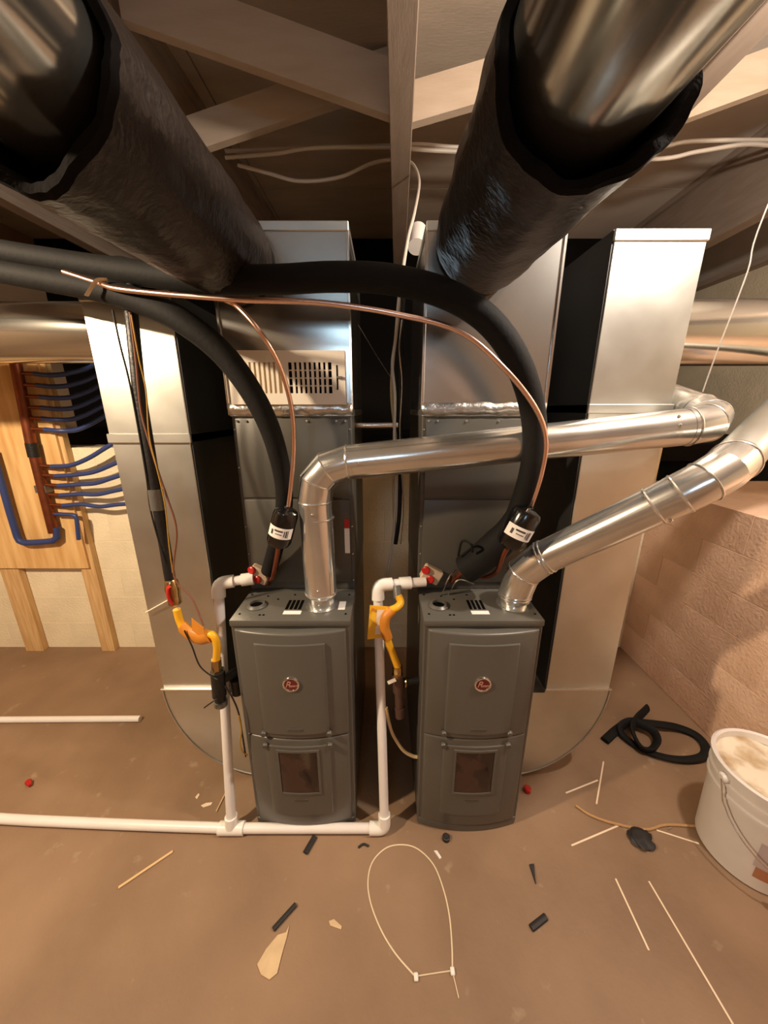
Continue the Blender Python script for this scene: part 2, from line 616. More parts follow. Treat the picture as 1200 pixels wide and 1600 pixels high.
def arc_panel(x0, x1, z0, z1, hw, depth, proud, bev, n=14):
    """curved sheet, convex towards the viewer; depth behind its face; y=0 is the cabinet face (towards -y is out)"""
    bm = BM()
    f0, f1, b0, b1 = [], [], [], []
    for i in range(n + 1):
        x = x0 + (x1 - x0) * i / n
        y = -(bulge(x, hw) + proud)
        f0.append(bm.verts.new((x, y, z0)))
        f1.append(bm.verts.new((x, y, z1)))
        b0.append(bm.verts.new((x, y + depth, z0)))
        b1.append(bm.verts.new((x, y + depth, z1)))
    for i in range(n):
        bm.faces.new((f0[i], f0[i + 1], f1[i + 1], f1[i]))
        bm.faces.new((b0[i], b1[i], b1[i + 1], b0[i + 1]))
        bm.faces.new((f1[i], f1[i + 1], b1[i + 1], b1[i]))
        bm.faces.new((f0[i], b0[i], b0[i + 1], f0[i + 1]))
    bm.faces.new((f0[0], f1[0], b1[0], b0[0]))
    bm.faces.new((f0[n], b0[n], b1[n], f1[n]))
    if bev:
        bm.verts.ensure_lookup_table()
        fr = set(f0 + f1)
        es = [e for e in bm.edges if e.verts[0] in fr and e.verts[1] in fr and
              ((e.verts[0] in f0) == (e.verts[1] in f0)) or
              ({e.verts[0], e.verts[1]} in ({f0[0], f1[0]}, {f0[n], f1[n]}))]
        bmesh.ops.bevel(bm, geom=es, offset=bev, segments=3, affect='EDGES', profile=0.5)
    return bm


def move(bm, x, y, z=0):
    bmesh.ops.translate(bm, verts=bm.verts, vec=(x, y, z))
    return bm


def text_mesh(body, size, shear=0.0, extrude=0.0006):
    cu = bpy.data.curves.new('lettering', 'FONT')
    cu.body = body
    cu.size = size
    cu.shear = shear
    cu.extrude = extrude
    cu.align_x = 'CENTER'
    cu.align_y = 'CENTER'
    o = bpy.data.objects.new('lettering', cu)
    COL.objects.link(o)
    dg = bpy.context.evaluated_depsgraph_get()
    me = bpy.data.meshes.new_from_object(o.evaluated_get(dg))
    bpy.data.objects.remove(o)
    bm = BM()
    bm.from_mesh(me)
    bpy.data.meshes.remove(me)
    return bm


def upright(bm, x, y, z):
    """text lying in XY is stood up to face -Y at (x, y, z)"""
    bmesh.ops.transform(bm, matrix=Matrix.Translation((x, y, z)) @ Matrix.Rotation(R(90), 4, 'X'), verts=bm.verts)
    return bm


def furnace(cx):
    t = thing('furnace', '', 'furnace', (cx, FY + D / 2, 0))
    hw = W / 2
    m = lambda b: move(b, cx, FY)
    # cabinet: base pan and sides with the top panel as a lid
    obj('cabinet', m(bxx(-hw, hw, 0.0, D, 0.0, H - 0.02, bevel=0.003)), 'paint', t)
    top = obj('top_panel', m(bxx(-hw - 0.002, hw + 0.002, -0.006, D, H - 0.022, H, bevel=0.004, seg=2)), 'paint', t)
    # doors
    up = obj('upper_door', m(arc_panel(-hw + 0.012, hw - 0.012, 0.4325, H - 0.03, hw, 0.028, 0.006, 0.007)), 'paint', t)
    obj('raised_panel', m(arc_panel(-0.108, 0.108, 0.462, H - 0.066, hw, 0.012, 0.0135, 0.006)), 'paint', up)
    obj('finger_slot', m(arc_panel(-0.026, 0.026, 0.476, 0.486, hw, 0.004, 0.0150, 0.002)), 'paint_dark', up)
    lo = obj('lower_door', m(arc_panel(-hw + 0.012, hw - 0.012, 0.035, 0.4305, hw, 0.028, 0.006, 0.007)), 'paint', t)
    obj('raised_panel', m(arc_panel(-0.108, 0.108, 0.095, 0.405, hw, 0.010, 0.0115, 0.005)), 'paint', lo)
    obj('sight_window', m(arc_panel(-0.064, 0.064, 0.205, 0.385, hw, 0.004, 0.0125, 0.002)), 'glass_dark', lo,
        label='dark tinted window in the lower door')
    bm = BM()
    for a in ((-0.072, 0.072, 0.385, 0.393), (-0.072, 0.072, 0.197, 0.205), (-0.072, -0.064, 0.205, 0.385), (0.064, 0.072, 0.205, 0.385)):
        b2 = arc_panel(a[0], a[1], a[2], a[3], hw, 0.006, 0.015, 0.0)
        me = bpy.data.meshes.new('t')
        b2.to_mesh(me)
        bm.from_mesh(me)
        bpy.data.meshes.remove(me)
    obj('window_bezel', m(bm), 'paint', lo)
    obj('finger_slot', m(arc_panel(-0.024, 0.024, 0.165, 0.174, hw, 0.004, 0.0130, 0.002)), 'paint_dark', lo)
    # cam latches on the seam
    for sx in (-1, 1):
        for zz in (0.455, 0.405):
            x = sx * 0.108
            y = -bulge(x, hw) - 0.012
            lt = obj('latch', m(lathe(BM(), [(0.011, 0), (0.011, 0.006), (0.008, 0.011)], 12,
                                      along((x, y + 0.004, zz), (x, y - 1, zz)))), 'paint_dark', t)
    # plinth
    obj('base_lip', m(arc_panel(-hw + 0.004, hw - 0.004, 0.0, 0.032, hw, 0.026, 0.002, 0.003)), 'paint', t)
    # badge
    bz, by = 0.662, -bulge(0, hw) - 0.0135
    bd = obj('badge', m(lathe(BM(), [(0.0, 0), (0.0225, 0), (0.0225, 0.0025), (0.0, 0.0032)], 32,
                              along((0, by, bz), (0, by - 1, bz)), cap=False)), 'red_enamel', t, label='round red enamel badge')
    obj('badge_rim', m(ring(BM(), (0, by - 0.002, bz), (0, 1, 0), 0.0235, 0.0032)), 'chrome', bd, label='chrome rim')
    tb = text_mesh('R', 0.030, 0.30)
    upright(tb, -0.0095, by - 0.0042, bz + 0.001)
    t2 = text_mesh('heem', 0.0128, 0.35)
    upright(t2, 0.0068, by - 0.0042, bz - 0.0035)
    me = bpy.data.meshes.new('t')
    t2.to_mesh(me)
    tb.from_mesh(me)
    bpy.data.meshes.remove(me)
    obj('badge_lettering', m(tb), 'badge_script', bd, smooth=False, label='pale metallic script lettering')
    # top panel fittings
    iy = 0.078
    ic = obj('intake_collar', m(lathe(BM(), [(0.033, H - 0.001), (0.033, H + 0.004), (0.026, H + 0.010), (0.021, H + 0.010), (0.021, H - 0.001)], 28,
                                      Matrix.Translation((-0.128, iy, 0)), cap=False)), 'paint', t)
    obj('intake_hole', m(lathe(BM(), [(0.0, H + 0.002), (0.0215, H + 0.002)], 28, Matrix.Translation((-0.128, iy, 0)), cap=False)), 'black', ic)
    for k in range(4):
        x = -0.026 + k * 0.014
        mt = Matrix.Translation((x, 0.085, 0))
        obj('louver_slot', m(bxx(-0.0042, 0.0042, -0.028, 0.028, H - 0.001, H + 0.0012, mtx=mt)), 'black', top)
    obj('warning_sticker', m(bxx(-0.03, 0.026, 0.028, 0.048, H, H + 0.0008)), 'label', t, label='small white sticker by the louver')
    obj('warning_sticker', m(bxx(0.140, 0.162, 0.055, 0.105, H, H + 0.0008)), 'label', t, label='white sticker at the right edge')
    bm = BM()
    for x, y in ((-0.165, 0.03), (-0.10, 0.024), (-0.088, 0.024), (-0.07, 0.12), (-0.11, 0.14), (0.168, 0.03), (0.168, 0.15), (-0.168, 0.15), (-0.02, 0.15)):
        lathe(bm, [(0.0038, H), (0.0038, H + 0.001)], 10, Matrix.Translation((x, y, 0)))
    obj('screw_holes', m(bm), 'black', top, kind='stuff')
    return t


CX1, CX2 = -0.288, 0.306
fur1 = furnace(CX1)
fur1['label'] = 'dark grey upright gas furnace on the left, white drain pipes running before its base'
fur2 = copy_tree(fur1)
fur2.location.x += CX2 - CX1
fur2['label'] = 'dark grey upright gas furnace on the right, standing nearer the white bucket'

# ------------------------------------------------------------------ coil cabinets and plenums
CY, CZ1, PZ1 = 1.142, 1.476, 1.965


def coil(cx, label):
    t = thing('coil_cabinet', label, 'coil cabinet', (cx, CY + 0.25, H))
    hw = W / 2 + 0.004
    obj('case', bxx(cx - hw, cx + hw, CY, CY + 0.5, H + 0.001, CZ1, bevel=0.003), 'paint_dark', t)
    for z0, z1 in ((H + 0.03, H + 0.33), (H + 0.337, CZ1 - 0.022)):
        obj('access_panel', bxx(cx - hw + 0.012, cx + hw - 0.012, CY - 0.006, CY + 0.004, z0, z1, bevel=0.003, seg=2), 'paint_dark', t)
    obj('top_flange', bxx(cx - hw - 0.002, cx + hw + 0.002, CY - 0.008, CY + 0.5, CZ1 - 0.016, CZ1 + 0.003, bevel=0.002), 'galv', t)
    bm = BM()
    for x in (-0.168, -0.14, -0.05, 0.05, 0.14, 0.168):
        dome(bm, (cx + x, CY - 0.007, CZ1 - 0.03), (0, -1, 0), 0.004, 0.004)
    for z in (0.9, 1.0, 1.1, 1.3, 1.42):
        for sx in (-1, 1):
            dome(bm, (cx + sx * (hw - 0.007), CY, z), (0, -1, 0), 0.0035, 0.0035)
    obj('screw_heads', bm, 'galv_bright', t, kind='stuff')
    # drain block with two red caps at the lower left
    dx = cx - hw + 0.045
    db = obj('drain_block', bxx(-0.034, 0.034, -0.03, 0.0, -0.026, 0.026, bevel=0.004,
                                mtx=Matrix.Translation((dx, CY - 0.006, H + 0.068)) @ Matrix.Rotation(R(28), 4, 'Y')), 'drain_box', t)
    for ox, oz in ((-0.020, 0.022), (-0.004, -0.012)):
        obj('drain_cap', lathe(BM(), [(0.0145, 0), (0.0145, 0.006), (0.011, 0.009), (0.0, 0.009)], 18,
                               along((dx + ox, CY - 0.034, H + 0.068 + oz), (dx + ox - 0.35, CY - 1.0, H + 0.068 + oz)), cap=False), 'red', db,
            label='red plastic cap')
    return t


coil1 = coil(CX1, 'dark grey coil cabinet on the left furnace, white register grille right above it')
coil2 = coil(CX2, 'dark grey coil cabinet on the right furnace, behind the slanted flue')
bx = CX1 + 0.168
obj('warning_label', bxx(bx - 0.014, bx + 0.003, CY - 0.0075, CY - 0.0058, 1.005, 1.095), 'label', coil1, smooth=False,
    label='narrow white label with a red top')
obj('warning_label', bxx(bx - 0.014, bx + 0.003, CY - 0.0076, CY - 0.0058, 1.096, 1.128), 'red', coil1, smooth=False,
    label='red top of the narrow label')


def plenum(cx, label):
    t = thing('supply_plenum', label, 'plenum', (cx, CY + 0.25, CZ1))
    hw = W / 2 + 0.006
    y = CY - 0.006
    obj('sheet_body', bxx(cx - hw, cx + hw, y, CY + 0.5, CZ1 + 0.003, PZ1, bevel=0.002), 'galv_smooth', t)
    obj('top_rim', bxx(cx - hw - 0.003, cx + hw + 0.003, y - 0.004, CY + 0.505, PZ1 - 0.02, PZ1 + 0.004, bevel=0.002), 'galv', t)
    obj('corner_edge', bxx(cx - hw - 0.004, cx - hw + 0.004, y - 0.005, y + 0.01, CZ1 + 0.004, PZ1 - 0.02, bevel=0.001), 'galv_edge', t)
    obj('corner_edge', bxx(cx + hw - 0.004, cx + hw + 0.004, y - 0.005, y + 0.01, CZ1 + 0.004, PZ1 - 0.02, bevel=0.001), 'galv_edge', t)
    # strip of foil tape closing the joint on the coil
    bm = BM()
    n = 24
    rows = []
    random.seed(int(cx * 100) + 77)
    for i in range(n + 1):
        x = cx - hw - 0.002 + (2 * hw + 0.004) * i / n
        rows.append([bm.verts.new((x, y - 0.004 - random.random() * 0.003, CZ1 + z + random.uniform(-0.003, 0.003)))
                     for z in (-0.012, 0.006, 0.024)])
    for a, b in zip(rows, rows[1:]):
        for j in (0, 1):
            bm.faces.new((a[j], b[j], b[j + 1], a[j + 1]))
    o = obj('foil_tape', bm, 'foil', t)
    md = o.modifiers.new('thickness', 'SOLIDIFY')
    md.thickness = 0.001
    return t


pl1 = plenum(CX1, 'galvanized supply plenum on the left with the white register screwed to it')
pl2 = plenum(CX2, 'galvanized supply plenum on the right, without any register')

# register grille on the left plenum
ry = CY - 0.012
rx0, rx1, rz0, rz1 = P(362, 590, ry).x - 0.006, P(540, 590, ry).x, P(450, 632, ry).z, P(450, 548, ry).z
reg = thing('register_grille', 'white steel register grille with vertical slots on the left plenum', 'register',
            ((rx0 + rx1) / 2, ry, rz0))
yy0, yy1 = ry - 0.008, ry + 0.002
sx0, sx1 = rx0 + 0.030, rx1 - 0.040       # slotted zone
sz0, sz1 = rz0 + 0.032, rz1 - 0.032
mid0, mid1 = (sx0 + sx1) / 2 - 0.010, (sx0 + sx1) / 2 + 0.010
bm = BM()
bv = 0.0
box(bm, rx0, rx1, yy0, yy1, sz1, rz1)
box(bm, rx0, rx1, yy0, yy1, rz0, sz0)
box(bm, rx0, sx0, yy0, yy1, sz0, sz1)
box(bm, sx1, rx1, yy0, yy1, sz0, sz1)
box(bm, mid0, mid1, yy0, yy1, sz0, sz1)
bmesh.ops.remove_doubles(bm, verts=bm.verts, dist=0.0001)
obj('faceplate', bm, 'register', reg, smooth=False)
for a, b in ((sx0, mid0), (mid1, sx1)):
    n = 9
    p = (b - a) / n
    for k in range(n - 1):
        x = a + p * (k + 1)
        obj('slat', bxx(x - p * 0.26, x + p * 0.26, yy0 + 0.001, yy1, sz0, sz1), 'register', reg, smooth=False)
obj('damper_back', bxx(sx0, sx1, yy1 - 0.001, yy1 + 0.001, sz0, sz1), 'black', reg, smooth=False)
for k in range(3):
    z = sz0 + (sz1 - sz0) * (k + 1) / 4
    obj('damper_bar', bxx(mid1, sx1, yy1 - 0.003, yy1 - 0.001, z - 0.002, z + 0.002), 'register', reg, smooth=False)
obj('damper_blades', bxx(sx0, mid0, yy1 - 0.003, yy1 - 0.001, sz0, sz1), 'wire_cream', reg, smooth=False)
lx = rx1 - 0.024
obj('lever_slot', bxx(lx - 0.0022, lx + 0.0022, yy0 - 0.0008, yy0 + 0.001, sz0 + 0.01, sz1 - 0.008), 'black', reg, smooth=False)
obj('damper_lever', bxx(lx - 0.002, lx + 0.016, yy0 - 0.010, yy0 - 0.001, (sz0 + sz1) / 2 - 0.002, (sz0 + sz1) / 2 + 0.004, bevel=0.001), 'grey_iron', reg)

# ------------------------------------------------------------------ return drops with rounded boots
DY0, DY1 = 1.122, 1.50


def drop(xo, xi, xf, ztop, zseam, label, zboot=0.448):
    """xo outer side, xi inner side, xf furnace side; a rectangular drop whose boot curves into the furnace"""
    t = thing('return_drop', label, 'duct', ((xo + xi) / 2, (DY0 + DY1) / 2, 0.0))
    x0, x1 = min(xo, xi), max(xo, xi)
    obj('upper_section', bxx(x0, x1, DY0, DY1, zseam, ztop, bevel=0.002), 'galv', t)
    obj('lower_section', bxx(x0 + 0.003, x1 - 0.003, DY0 + 0.003, DY1 - 0.003, zboot, zseam, bevel=0.002), 'galv', t)
    # thin cheek coloured dark to stand for shade on the inner side
    s = 1 if xi > xo else -1
    c0, c1 = sorted((xi + s * 0.0005, xi + s * 0.004))
    obj('shaded_cheek', bxx(c0, c1, DY0 + 0.004, DY1, zboot, ztop), 'galv_shaded', t, smooth=False, label='inner side coloured dark for shade')
    obj('drive_cleat', bxx(x0 - 0.004, x1 + 0.004, DY0 - 0.006, DY1 + 0.004, zseam - 0.012, zseam + 0.016, bevel=0.002), 'galv', t)
    obj('top_collar', bxx(x0 - 0.003, x1 + 0.003, DY0 - 0.005, DY1 + 0.004, ztop - 0.028, ztop, bevel=0.002), 'galv', t)
    pts = [(xo, zboot)]
    a, b = abs(xf - xo), zboot - 0.004
    for k in range(1, 17):
        an = math.pi / 2 * k / 16
        pts.append((xf - s * a * math.cos(an), zboot - b * math.sin(an)))
    pts += [(xf, zboot - 0.02), (xi, zboot - 0.02), (xi, zboot)]
    bt = obj('boot', prism(BM(), pts, DY0 + 0.002, DY1 - 0.002), 'galv', t, smooth=False)
    obj('boot_flange', bxx(x0 - 0.004, x1 + 0.002, DY0 - 0.007, DY0 + 0.004, zboot - 0.004, zboot + 0.004, bevel=0.0015), 'galv_edge', bt)
    # raised edge along the curve
    path = [Vector((x, DY0 + 0.001, z)) for x, z in pts[:17]]
    obj('curved_seam', tube(BM(), path, 0.0032, 6), 'galv', bt)
    return t


LX0, LX1 = -0.853, -0.603
RX0, RX1 = 0.622, 0.872
zseamL = P(230, 686, DY0).z
drop(LX0, LX1, CX1 - W / 2 + 0.0, 1.80, zseamL, 'galvanized return drop on the left beside the blue pex tubes, floor boot curving right')
drop(RX1, RX0, CX2 + W / 2 - 0.0, 1.945, P(900, 640, DY0).z, 'galvanized return drop on the right beside the bare block wall, floor boot curving left')


def arc_between(p0, corner, p1, d, gores=4):
    """points of a segmented elbow of leg d at a corner"""
    a = Vector(corner) + (Vector(p0) - Vector(corner)).normalized() * d
    b = Vector(corner) + (Vector(p1) - Vector(corner)).normalized() * d
    c = Vector(corner)
    out = []
    for k in range(gores + 1):
        s = k / gores
        out.append(a * (1 - s) ** 2 + c * 2 * s * (1 - s) + b * s * s)
    return out


# ------------------------------------------------------------------ round trunks
def round_trunk(x, z, r_pipe, r_wrap, y_end, y_mouth, label_p, label_w, drop_mouth, dxm=0.0, slope=0.0, cut=0.0, sag=0.02, turn=None):
    zz = lambda y: z + slope * (y_end - y)
    ty = CY - 0.02
    t = thing('overhead_duct', label_p, 'duct pipe', (x, (ty - 1.6) / 2, z - r_pipe))
    if turn:  # unseen bend, added to keep the window's reflection on the plenum clear
        e = arc_between((x, ty, z), (x, turn, z), (x - 2, turn, z), 0.2, 4)
        obj('pipe', tube(BM(), [(x, ty, z), e[0]], r_pipe, 64), 'galv_trunk', t)
        obj('elbow', tube(BM(), e, r_pipe, 64, cap=False), 'galv_trunk', t, sharp=14)
        obj('pipe', tube(BM(), [e[-1], (-3.1, turn, z)], r_pipe, 64), 'galv_trunk', t)
    else:
        obj('pipe', tube(BM(), [(x, ty, zz(ty)), (x, -1.7, zz(-1.7))], r_pipe, 64), 'galv_trunk', t)
        obj('seam_bead', ring(BM(), (x, -0.5, zz(-0.5)), (0, 1, -slope), r_pipe, 0.006, 48), 'galv_trunk', t)
        obj('seam_bead', ring(BM(), (x, -1.2, zz(-1.2)), (0, 1, -slope), r_pipe, 0.006, 48), 'galv_trunk', t)
    # jacketed insulation: outer skin with crinkles, thick open mouth
    bm = BM()
    N, Sg = 44, 72
    rings = []
    for i in range(N + 1):
        f = i / N
        row = []
        for k in range(Sg):
            a = 2 * math.pi * k / Sg
            y = ty + 0.0 + (y_mouth - ty) * f
            # the mouth is cut raggedly and hangs down
            y += cut * f * math.sin(a) + (0.010 * math.sin(3 * a + 1) + 0.004 * math.sin(7 * a)) * f * f
            dropv = drop_mouth * f ** 3
            nn = mnoise.noise(Vector((math.cos(a) * 3.0, math.sin(a) * 3.0, y * 9))) * 0.006 + \
                mnoise.noise(Vector((math.cos(a) * 7, math.sin(a) * 7, y * 22 + 5))) * 0.003
            rr = r_wrap + nn + sag * max(0, -math.sin(a)) * f
            if f < 0.06:
                rr *= 0.93 + 0.07 * f / 0.06
            row.append(bm.verts.new((x + dxm * f * f + rr * math.cos(a), y, zz(y) - dropv + rr * math.sin(a))))
        rings.append(row)
    for a, b in zip(rings, rings[1:]):
        for k in range(Sg):
            bm.faces.new((a[k], a[(k + 1) % Sg], b[(k + 1) % Sg], b[k]))
    last = [v.co.copy() for v in rings[-1]]
    t2 = thing('duct_wrap', label_w, 'insulation', (x, (ty + y_mouth) / 2, z - r_wrap))
    obj('jacket', bm, 'wrap', t2, sharp=60)
    bm = BM()
    c = Vector((x + dxm, y_mouth, zz(y_mouth) - drop_mouth))
    rows = []
    for s, dy in ((1.0, 0), (0.985, -0.012), (0.90, -0.010), (0.84, 0.01), (0.82, 0.10)):
        row = []
        for k, q in enumerate(last):
            a = 2 * math.pi * k / Sg
            w = Vector((c.x + (q.x - c.x) * s, q.y + dy + 0.004 * math.sin(11 * a + s * 9) * (1 - s) * 4, c.z + (q.z - c.z) * s))
            row.append(bm.verts.new(w))
        rows.append(row)
    for a, b in zip(rows, rows[1:]):
        for k in range(Sg):
            bm.faces.new((a[k], a[(k + 1) % Sg], b[(k + 1) % Sg], b[k]))
    obj('cut_edge', bm, 'lining', t2, label='dark cut edge of the insulation')
    return t, t2


round_trunk(0.268, 1.915, 0.111, 0.131, 1.12, 0.585,
            'bright round steel supply trunk overhead at the top right', 'black jacketed insulation wrapped round the right overhead trunk', 0.012, cut=0.0, sag=0.008)
round_trunk(-0.412, 1.870, 0.095, 0.114, 1.12, 0.515,
            'round steel supply trunk overhead at the top left', 'black jacketed insulation wrapped round the left overhead trunk', 0.008, cut=0.0, turn=-0.55)


def cross_pipe(x0, x1, y, z, r, label):
    t = thing('cross_duct', label, 'duct pipe', ((x0 + x1) / 2, y, z - r))
    obj('pipe', tube(BM(), [(x0, y, z), (x1, y, z)], r, 48), 'galv_trunk', t)
    s = 1 if x1 > x0 else -1
    for q in (0.05, 0.55):
        obj('seam_bead', ring(BM(), (x0 + s * q, y, z), (1, 0, 0), r, 0.005, 40), 'galv_trunk', t)
    return t


def elev(py, Y):
    return P(600, py, Y).z


cross_pipe(LX0 - 0.001, -3.1, 1.36, 1.735, 0.097, 'round steel return trunk running left from the top of the left drop')
cross_pipe(RX1 + 0.001, 2.9, 1.36, 1.735, 0.105, 'round steel return trunk running right behind the flue elbow')


# ------------------------------------------------------------------ flue pipes
def flue(label, base, pts, r, beads, name='flue_pipe', out_dir=None):
    """pts: list of (part name, list of points)"""
    t = thing(name, label, 'pipe', base)
    for k, (nm, pp) in enumerate(pts):
        if nm == 'elbow':
            a, b = pts[k - 1][1], pts[k + 1][1] if k + 1 < len(pts) else None
            din = (a[1] - a[0]).normalized()
            dout = (b[1] - b[0]).normalized() if b else out_dir
            pp = [pp[0] - din * 0.014] + list(pp) + [pp[-1] + dout * 0.014]
            obj(nm, tube(BM(), pp, r + 0.0008, 40, cap=False), 'galv_bright', t, sharp=14)
        else:
            obj(nm, tube(BM(), pp, r, 40, cap=False), 'galv_bright', t, sharp=14)
    for c, ax in beads:
        obj('crimp_bead', ring(BM(), c, ax, r, 0.0035), 'galv_bright', t)
    return t


r4 = 0.050
A0 = P(503, 945, 1.035); A0.z = H + 0.001
A1 = Vector((A0.x - 0.004, 1.03, 1.322))
A2 = P(1062, 668, 1.0)
A2 = A1 + (A2 - A1) * ((0.928 - A1.x) / (A2.x - A1.x))
A3 = A2 + Vector((0.006, 0.68, 0.20))
e1 = arc_between(A0, A1, A2, 0.105, 3)
e2 = arc_between(A1, A2, A3, 0.095, 3)
dirA = (A2 - A1).normalized()
fl = flue('bright galvanized flue rising from the left furnace, crossing level to the right', A0,
          [('vertical_section', [A0 + Vector((0, 0, 0.045)), e1[0]]), ('elbow', e1), ('long_section', [e1[-1], e2[0]]),
           ('elbow', e2), ('rear_section', [e2[-1], A3])], r4,
          [(A0 + Vector((0, 0, 0.048)), (0, 0, 1)), (A0 + Vector((0, 0, 0.30)), (0, 0, 1)), (e1[0], (0, 0, 1)), (e1[1], (e1[2] - e1[0])), (e1[2], (e1[3] - e1[1])),
           (e1[-1], dirA), (e2[0], dirA), (e2[1], e2[2] - e2[0]), (e2[2], e2[3] - e2[1]), (e2[-1], A3 - A2)])
obj('collar', lathe(BM(), [(0.052, 0), (0.052, 0.002), (0.0415, 0.003), (0.0415, 0.035), (0.050, 0.048)], 36, Matrix.Translation(A0), cap=False), 'galv_bright', fl)
bm = BM()
for q, ax in ((e1[-1] + dirA * 0.03 + Vector((0, -r4, 0.0)), (0, -1, 0)), (e2[0] - dirA * 0.06 + Vector((0, -r4 * 0.97, 0.012)), (0, -1, 0)),
              (e2[0] - dirA * 0.06 + Vector((0, -r4 * 0.75, 0.034)), (0, -1, 0.6)), (e1[0] + Vector((0, -r4, -0.03)), (0, -1, 0)),
              (A0 + Vector((0, -r4, 0.075)), (0, -1, 0)), (A0 + Vector((0.0, -0.042, 0.02)), (0, -1, 0))):
    dome(bm, q, ax, 0.0042, 0.005)
obj('screw_heads', bm, 'galv_edge', fl, kind='stuff')

B0 = P(803, 938, 1.04); B0.z = H + 0.001
B1 = Vector((B0.x + 0.002, 1.035, 0.992))
B2 = P(1128, 741, 0.815)
B3 = P(1240, 620, 1.2)
B4 = Vector((2.0, 1.55, 1.56))
f1 = arc_between(B0, B1, B2, 0.085, 2)
f2 = arc_between(B1, B2, B3, 0.085, 3)
dirB = (B2 - B1).normalized()
dirB2 = (B3 - B2).normalized()
fr = flue('bright galvanized flue slanting from the right furnace up past the block wall', B0,
          [('vertical_section', [B0 + Vector((0, 0, 0.03)), f1[0]]), ('elbow', f1), ('long_section', [f1[-1], f2[0]]),
           ('elbow', f2)], r4,
          [(B0 + Vector((0, 0, 0.032)), (0, 0, 1)), (f1[0], (0, 0, 1)), (f1[1], f1[2] - f1[0]), (f1[-1], dirB), (f1[-1] + dirB * 0.012, dirB),
           (f2[0] - dirB * 0.06, dirB), (f2[0], dirB), (f2[1], f2[2] - f2[0]), (f2[-1], dirB2)], out_dir=dirB2)
obj('collar', lathe(BM(), [(0.056, 0), (0.056, 0.002), (0.0415, 0.003), (0.0415, 0.028), (0.050, 0.036)], 36, Matrix.Translation(B0), cap=False), 'galv_bright', fr)
obj('rear_section', tube(BM(), [f2[-1], B3, B4], 0.0492, 40, cap=False), 'galv', fr, label='dull grey rear length of pipe')
bm = BM()
for q in (0.03, 0.05):
    dome(bm, f1[-1] + dirB * q + Vector((0, -r4, 0)), (0, -1, 0), 0.0042, 0.005)
dome(bm, f2[0] - dirB * 0.055 + Vector((0.01, -r4 * 0.85, -0.027)), (0, -1, -0.5), 0.0045, 0.005)
dome(bm, B0 + Vector((-0.01, -0.0415, 0.016)), (0, -1, 0), 0.004, 0.005)
obj('screw_heads', bm, 'galv_edge', fr, kind='stuff')
# hanger strap from the joists to the flue elbow
hs = [P(1196, 330, 1.12), P(1168, 425, 1.10), P(1122, 545, 1.08), P(1098, 612, 1.06)]
top_h = hs[0].copy(); top_h.z = 2.535; top_h.x += 0.12
tag(obj('hanger_strap', tube(BM(), smooth_path([top_h] + hs, 6), 0.003, 6, flat=(0.0022, 0.0008)), 'strap'),
    'thin clear strap hanging slack from the joists down to the upper flue elbow', 'strap')


# ------------------------------------------------------------------ refrigerant lines
pA = [P(-400, 350, 1.02), P(-160, 388, 1.02), P(-60, 410, 1.01), P(0, 425, 1.0), P(150, 452, .98), P(220, 472, .97), P(285, 502, .96), P(355, 560, .97), P(411, 645, .99), P(438, 725, 1.02),
      P(444, 790, 1.045), P(432, 850, 1.07), P(420, 893, 1.10)]
lsA = thing('suction_line', 'thick black insulated refrigerant line bending down to the left coil cabinet', 'pipe', pA[-1])
sA = smooth_path(pA, 8)
obj('foam_sleeve', tube(BM(), sA, 0.031, 24, radii=[0.023 + 0.0075 * min(1, max(0, (i - 16) / 28)) - 0.005 * min(1, max(0, (i - 56) / 20)) for i in range(len(sA))]), 'foam', lsA)
obj('copper_stub', tube(BM(), [pA[-1], P(418, 912, CY - 0.005)], 0.010, 12), 'copper_dark', lsA)
pB = [P(-400, 310, 1.06), P(-160, 352, 1.06), P(-60, 376, 1.05), P(0, 392, 1.04), P(150, 417, 1.03), P(300, 436, .985), P(430, 437, .95), P(520, 433, .93), P(610, 437, .92), P(700, 461, .915),
      P(768, 506, .91), P(813, 575, .92), P(834, 655, .95), P(832, 725, .965), P(813, 790, 1.0), P(790, 836, 1.03), P(752, 872, 1.06), P(728, 889, 1.08)]
lsB = thing('suction_line', 'thick black insulated refrigerant line arching across to the right coil cabinet', 'pipe', pB[-1])
sB = smooth_path(pB, 8)
obj('foam_sleeve', tube(BM(), sB, 0.032, 24, radii=[0.024 + 0.007 * min(1, max(0, (i - 20) / 24)) + 0.017 * min(1, max(0, (i - 114) / 8)) for i in range(len(sB))]), 'foam', lsB)
obj('copper_stub', tube(BM(), [pB[-1], P(706, 908, CY - 0.004)], 0.010, 12), 'copper_dark', lsB)
obj('tape_end', tube(BM(), smooth_path([P(716, 868, 1.06), P(722, 846, 1.03), P(736, 850, 1.0), P(738, 862, 1.02)], 6), 0.004, 8), 'foam', lsB)

pC = [P(100, 425, .97), P(150, 441, .955), P(195, 453, .93), P(350, 467, .89), P(500, 473, .88), P(620, 491, .87), P(720, 519, .865), P(792, 580, .865), P(838, 640, .88), P(853, 688, .90),
      P(846, 740, .925), P(830, 790, .965), P(822, 804, .98)]
lqC = tag(obj('liquid_line', tube(BM(), smooth_path(pC, 10), 0.0062, 12), 'copper'),
          'bare copper tube arching across to the right filter drier', 'pipe')
pD = [P(352, 469, .90), P(372, 480, .90), P(405, 517, .89), P(436, 570, .92), P(455, 635, .95), P(459, 695, .975), P(455, 755, .995), P(450, 796, 1.0)]
lqD = tag(obj('liquid_line', tube(BM(), smooth_path(pD, 10), 0.0062, 12), 'copper'),
          'bare copper tube dropping past the register to the left filter drier', 'pipe')
zt = [P(135, 462, .945), P(143, 449, .935), P(152, 438, .94), P(168, 437, .95)]
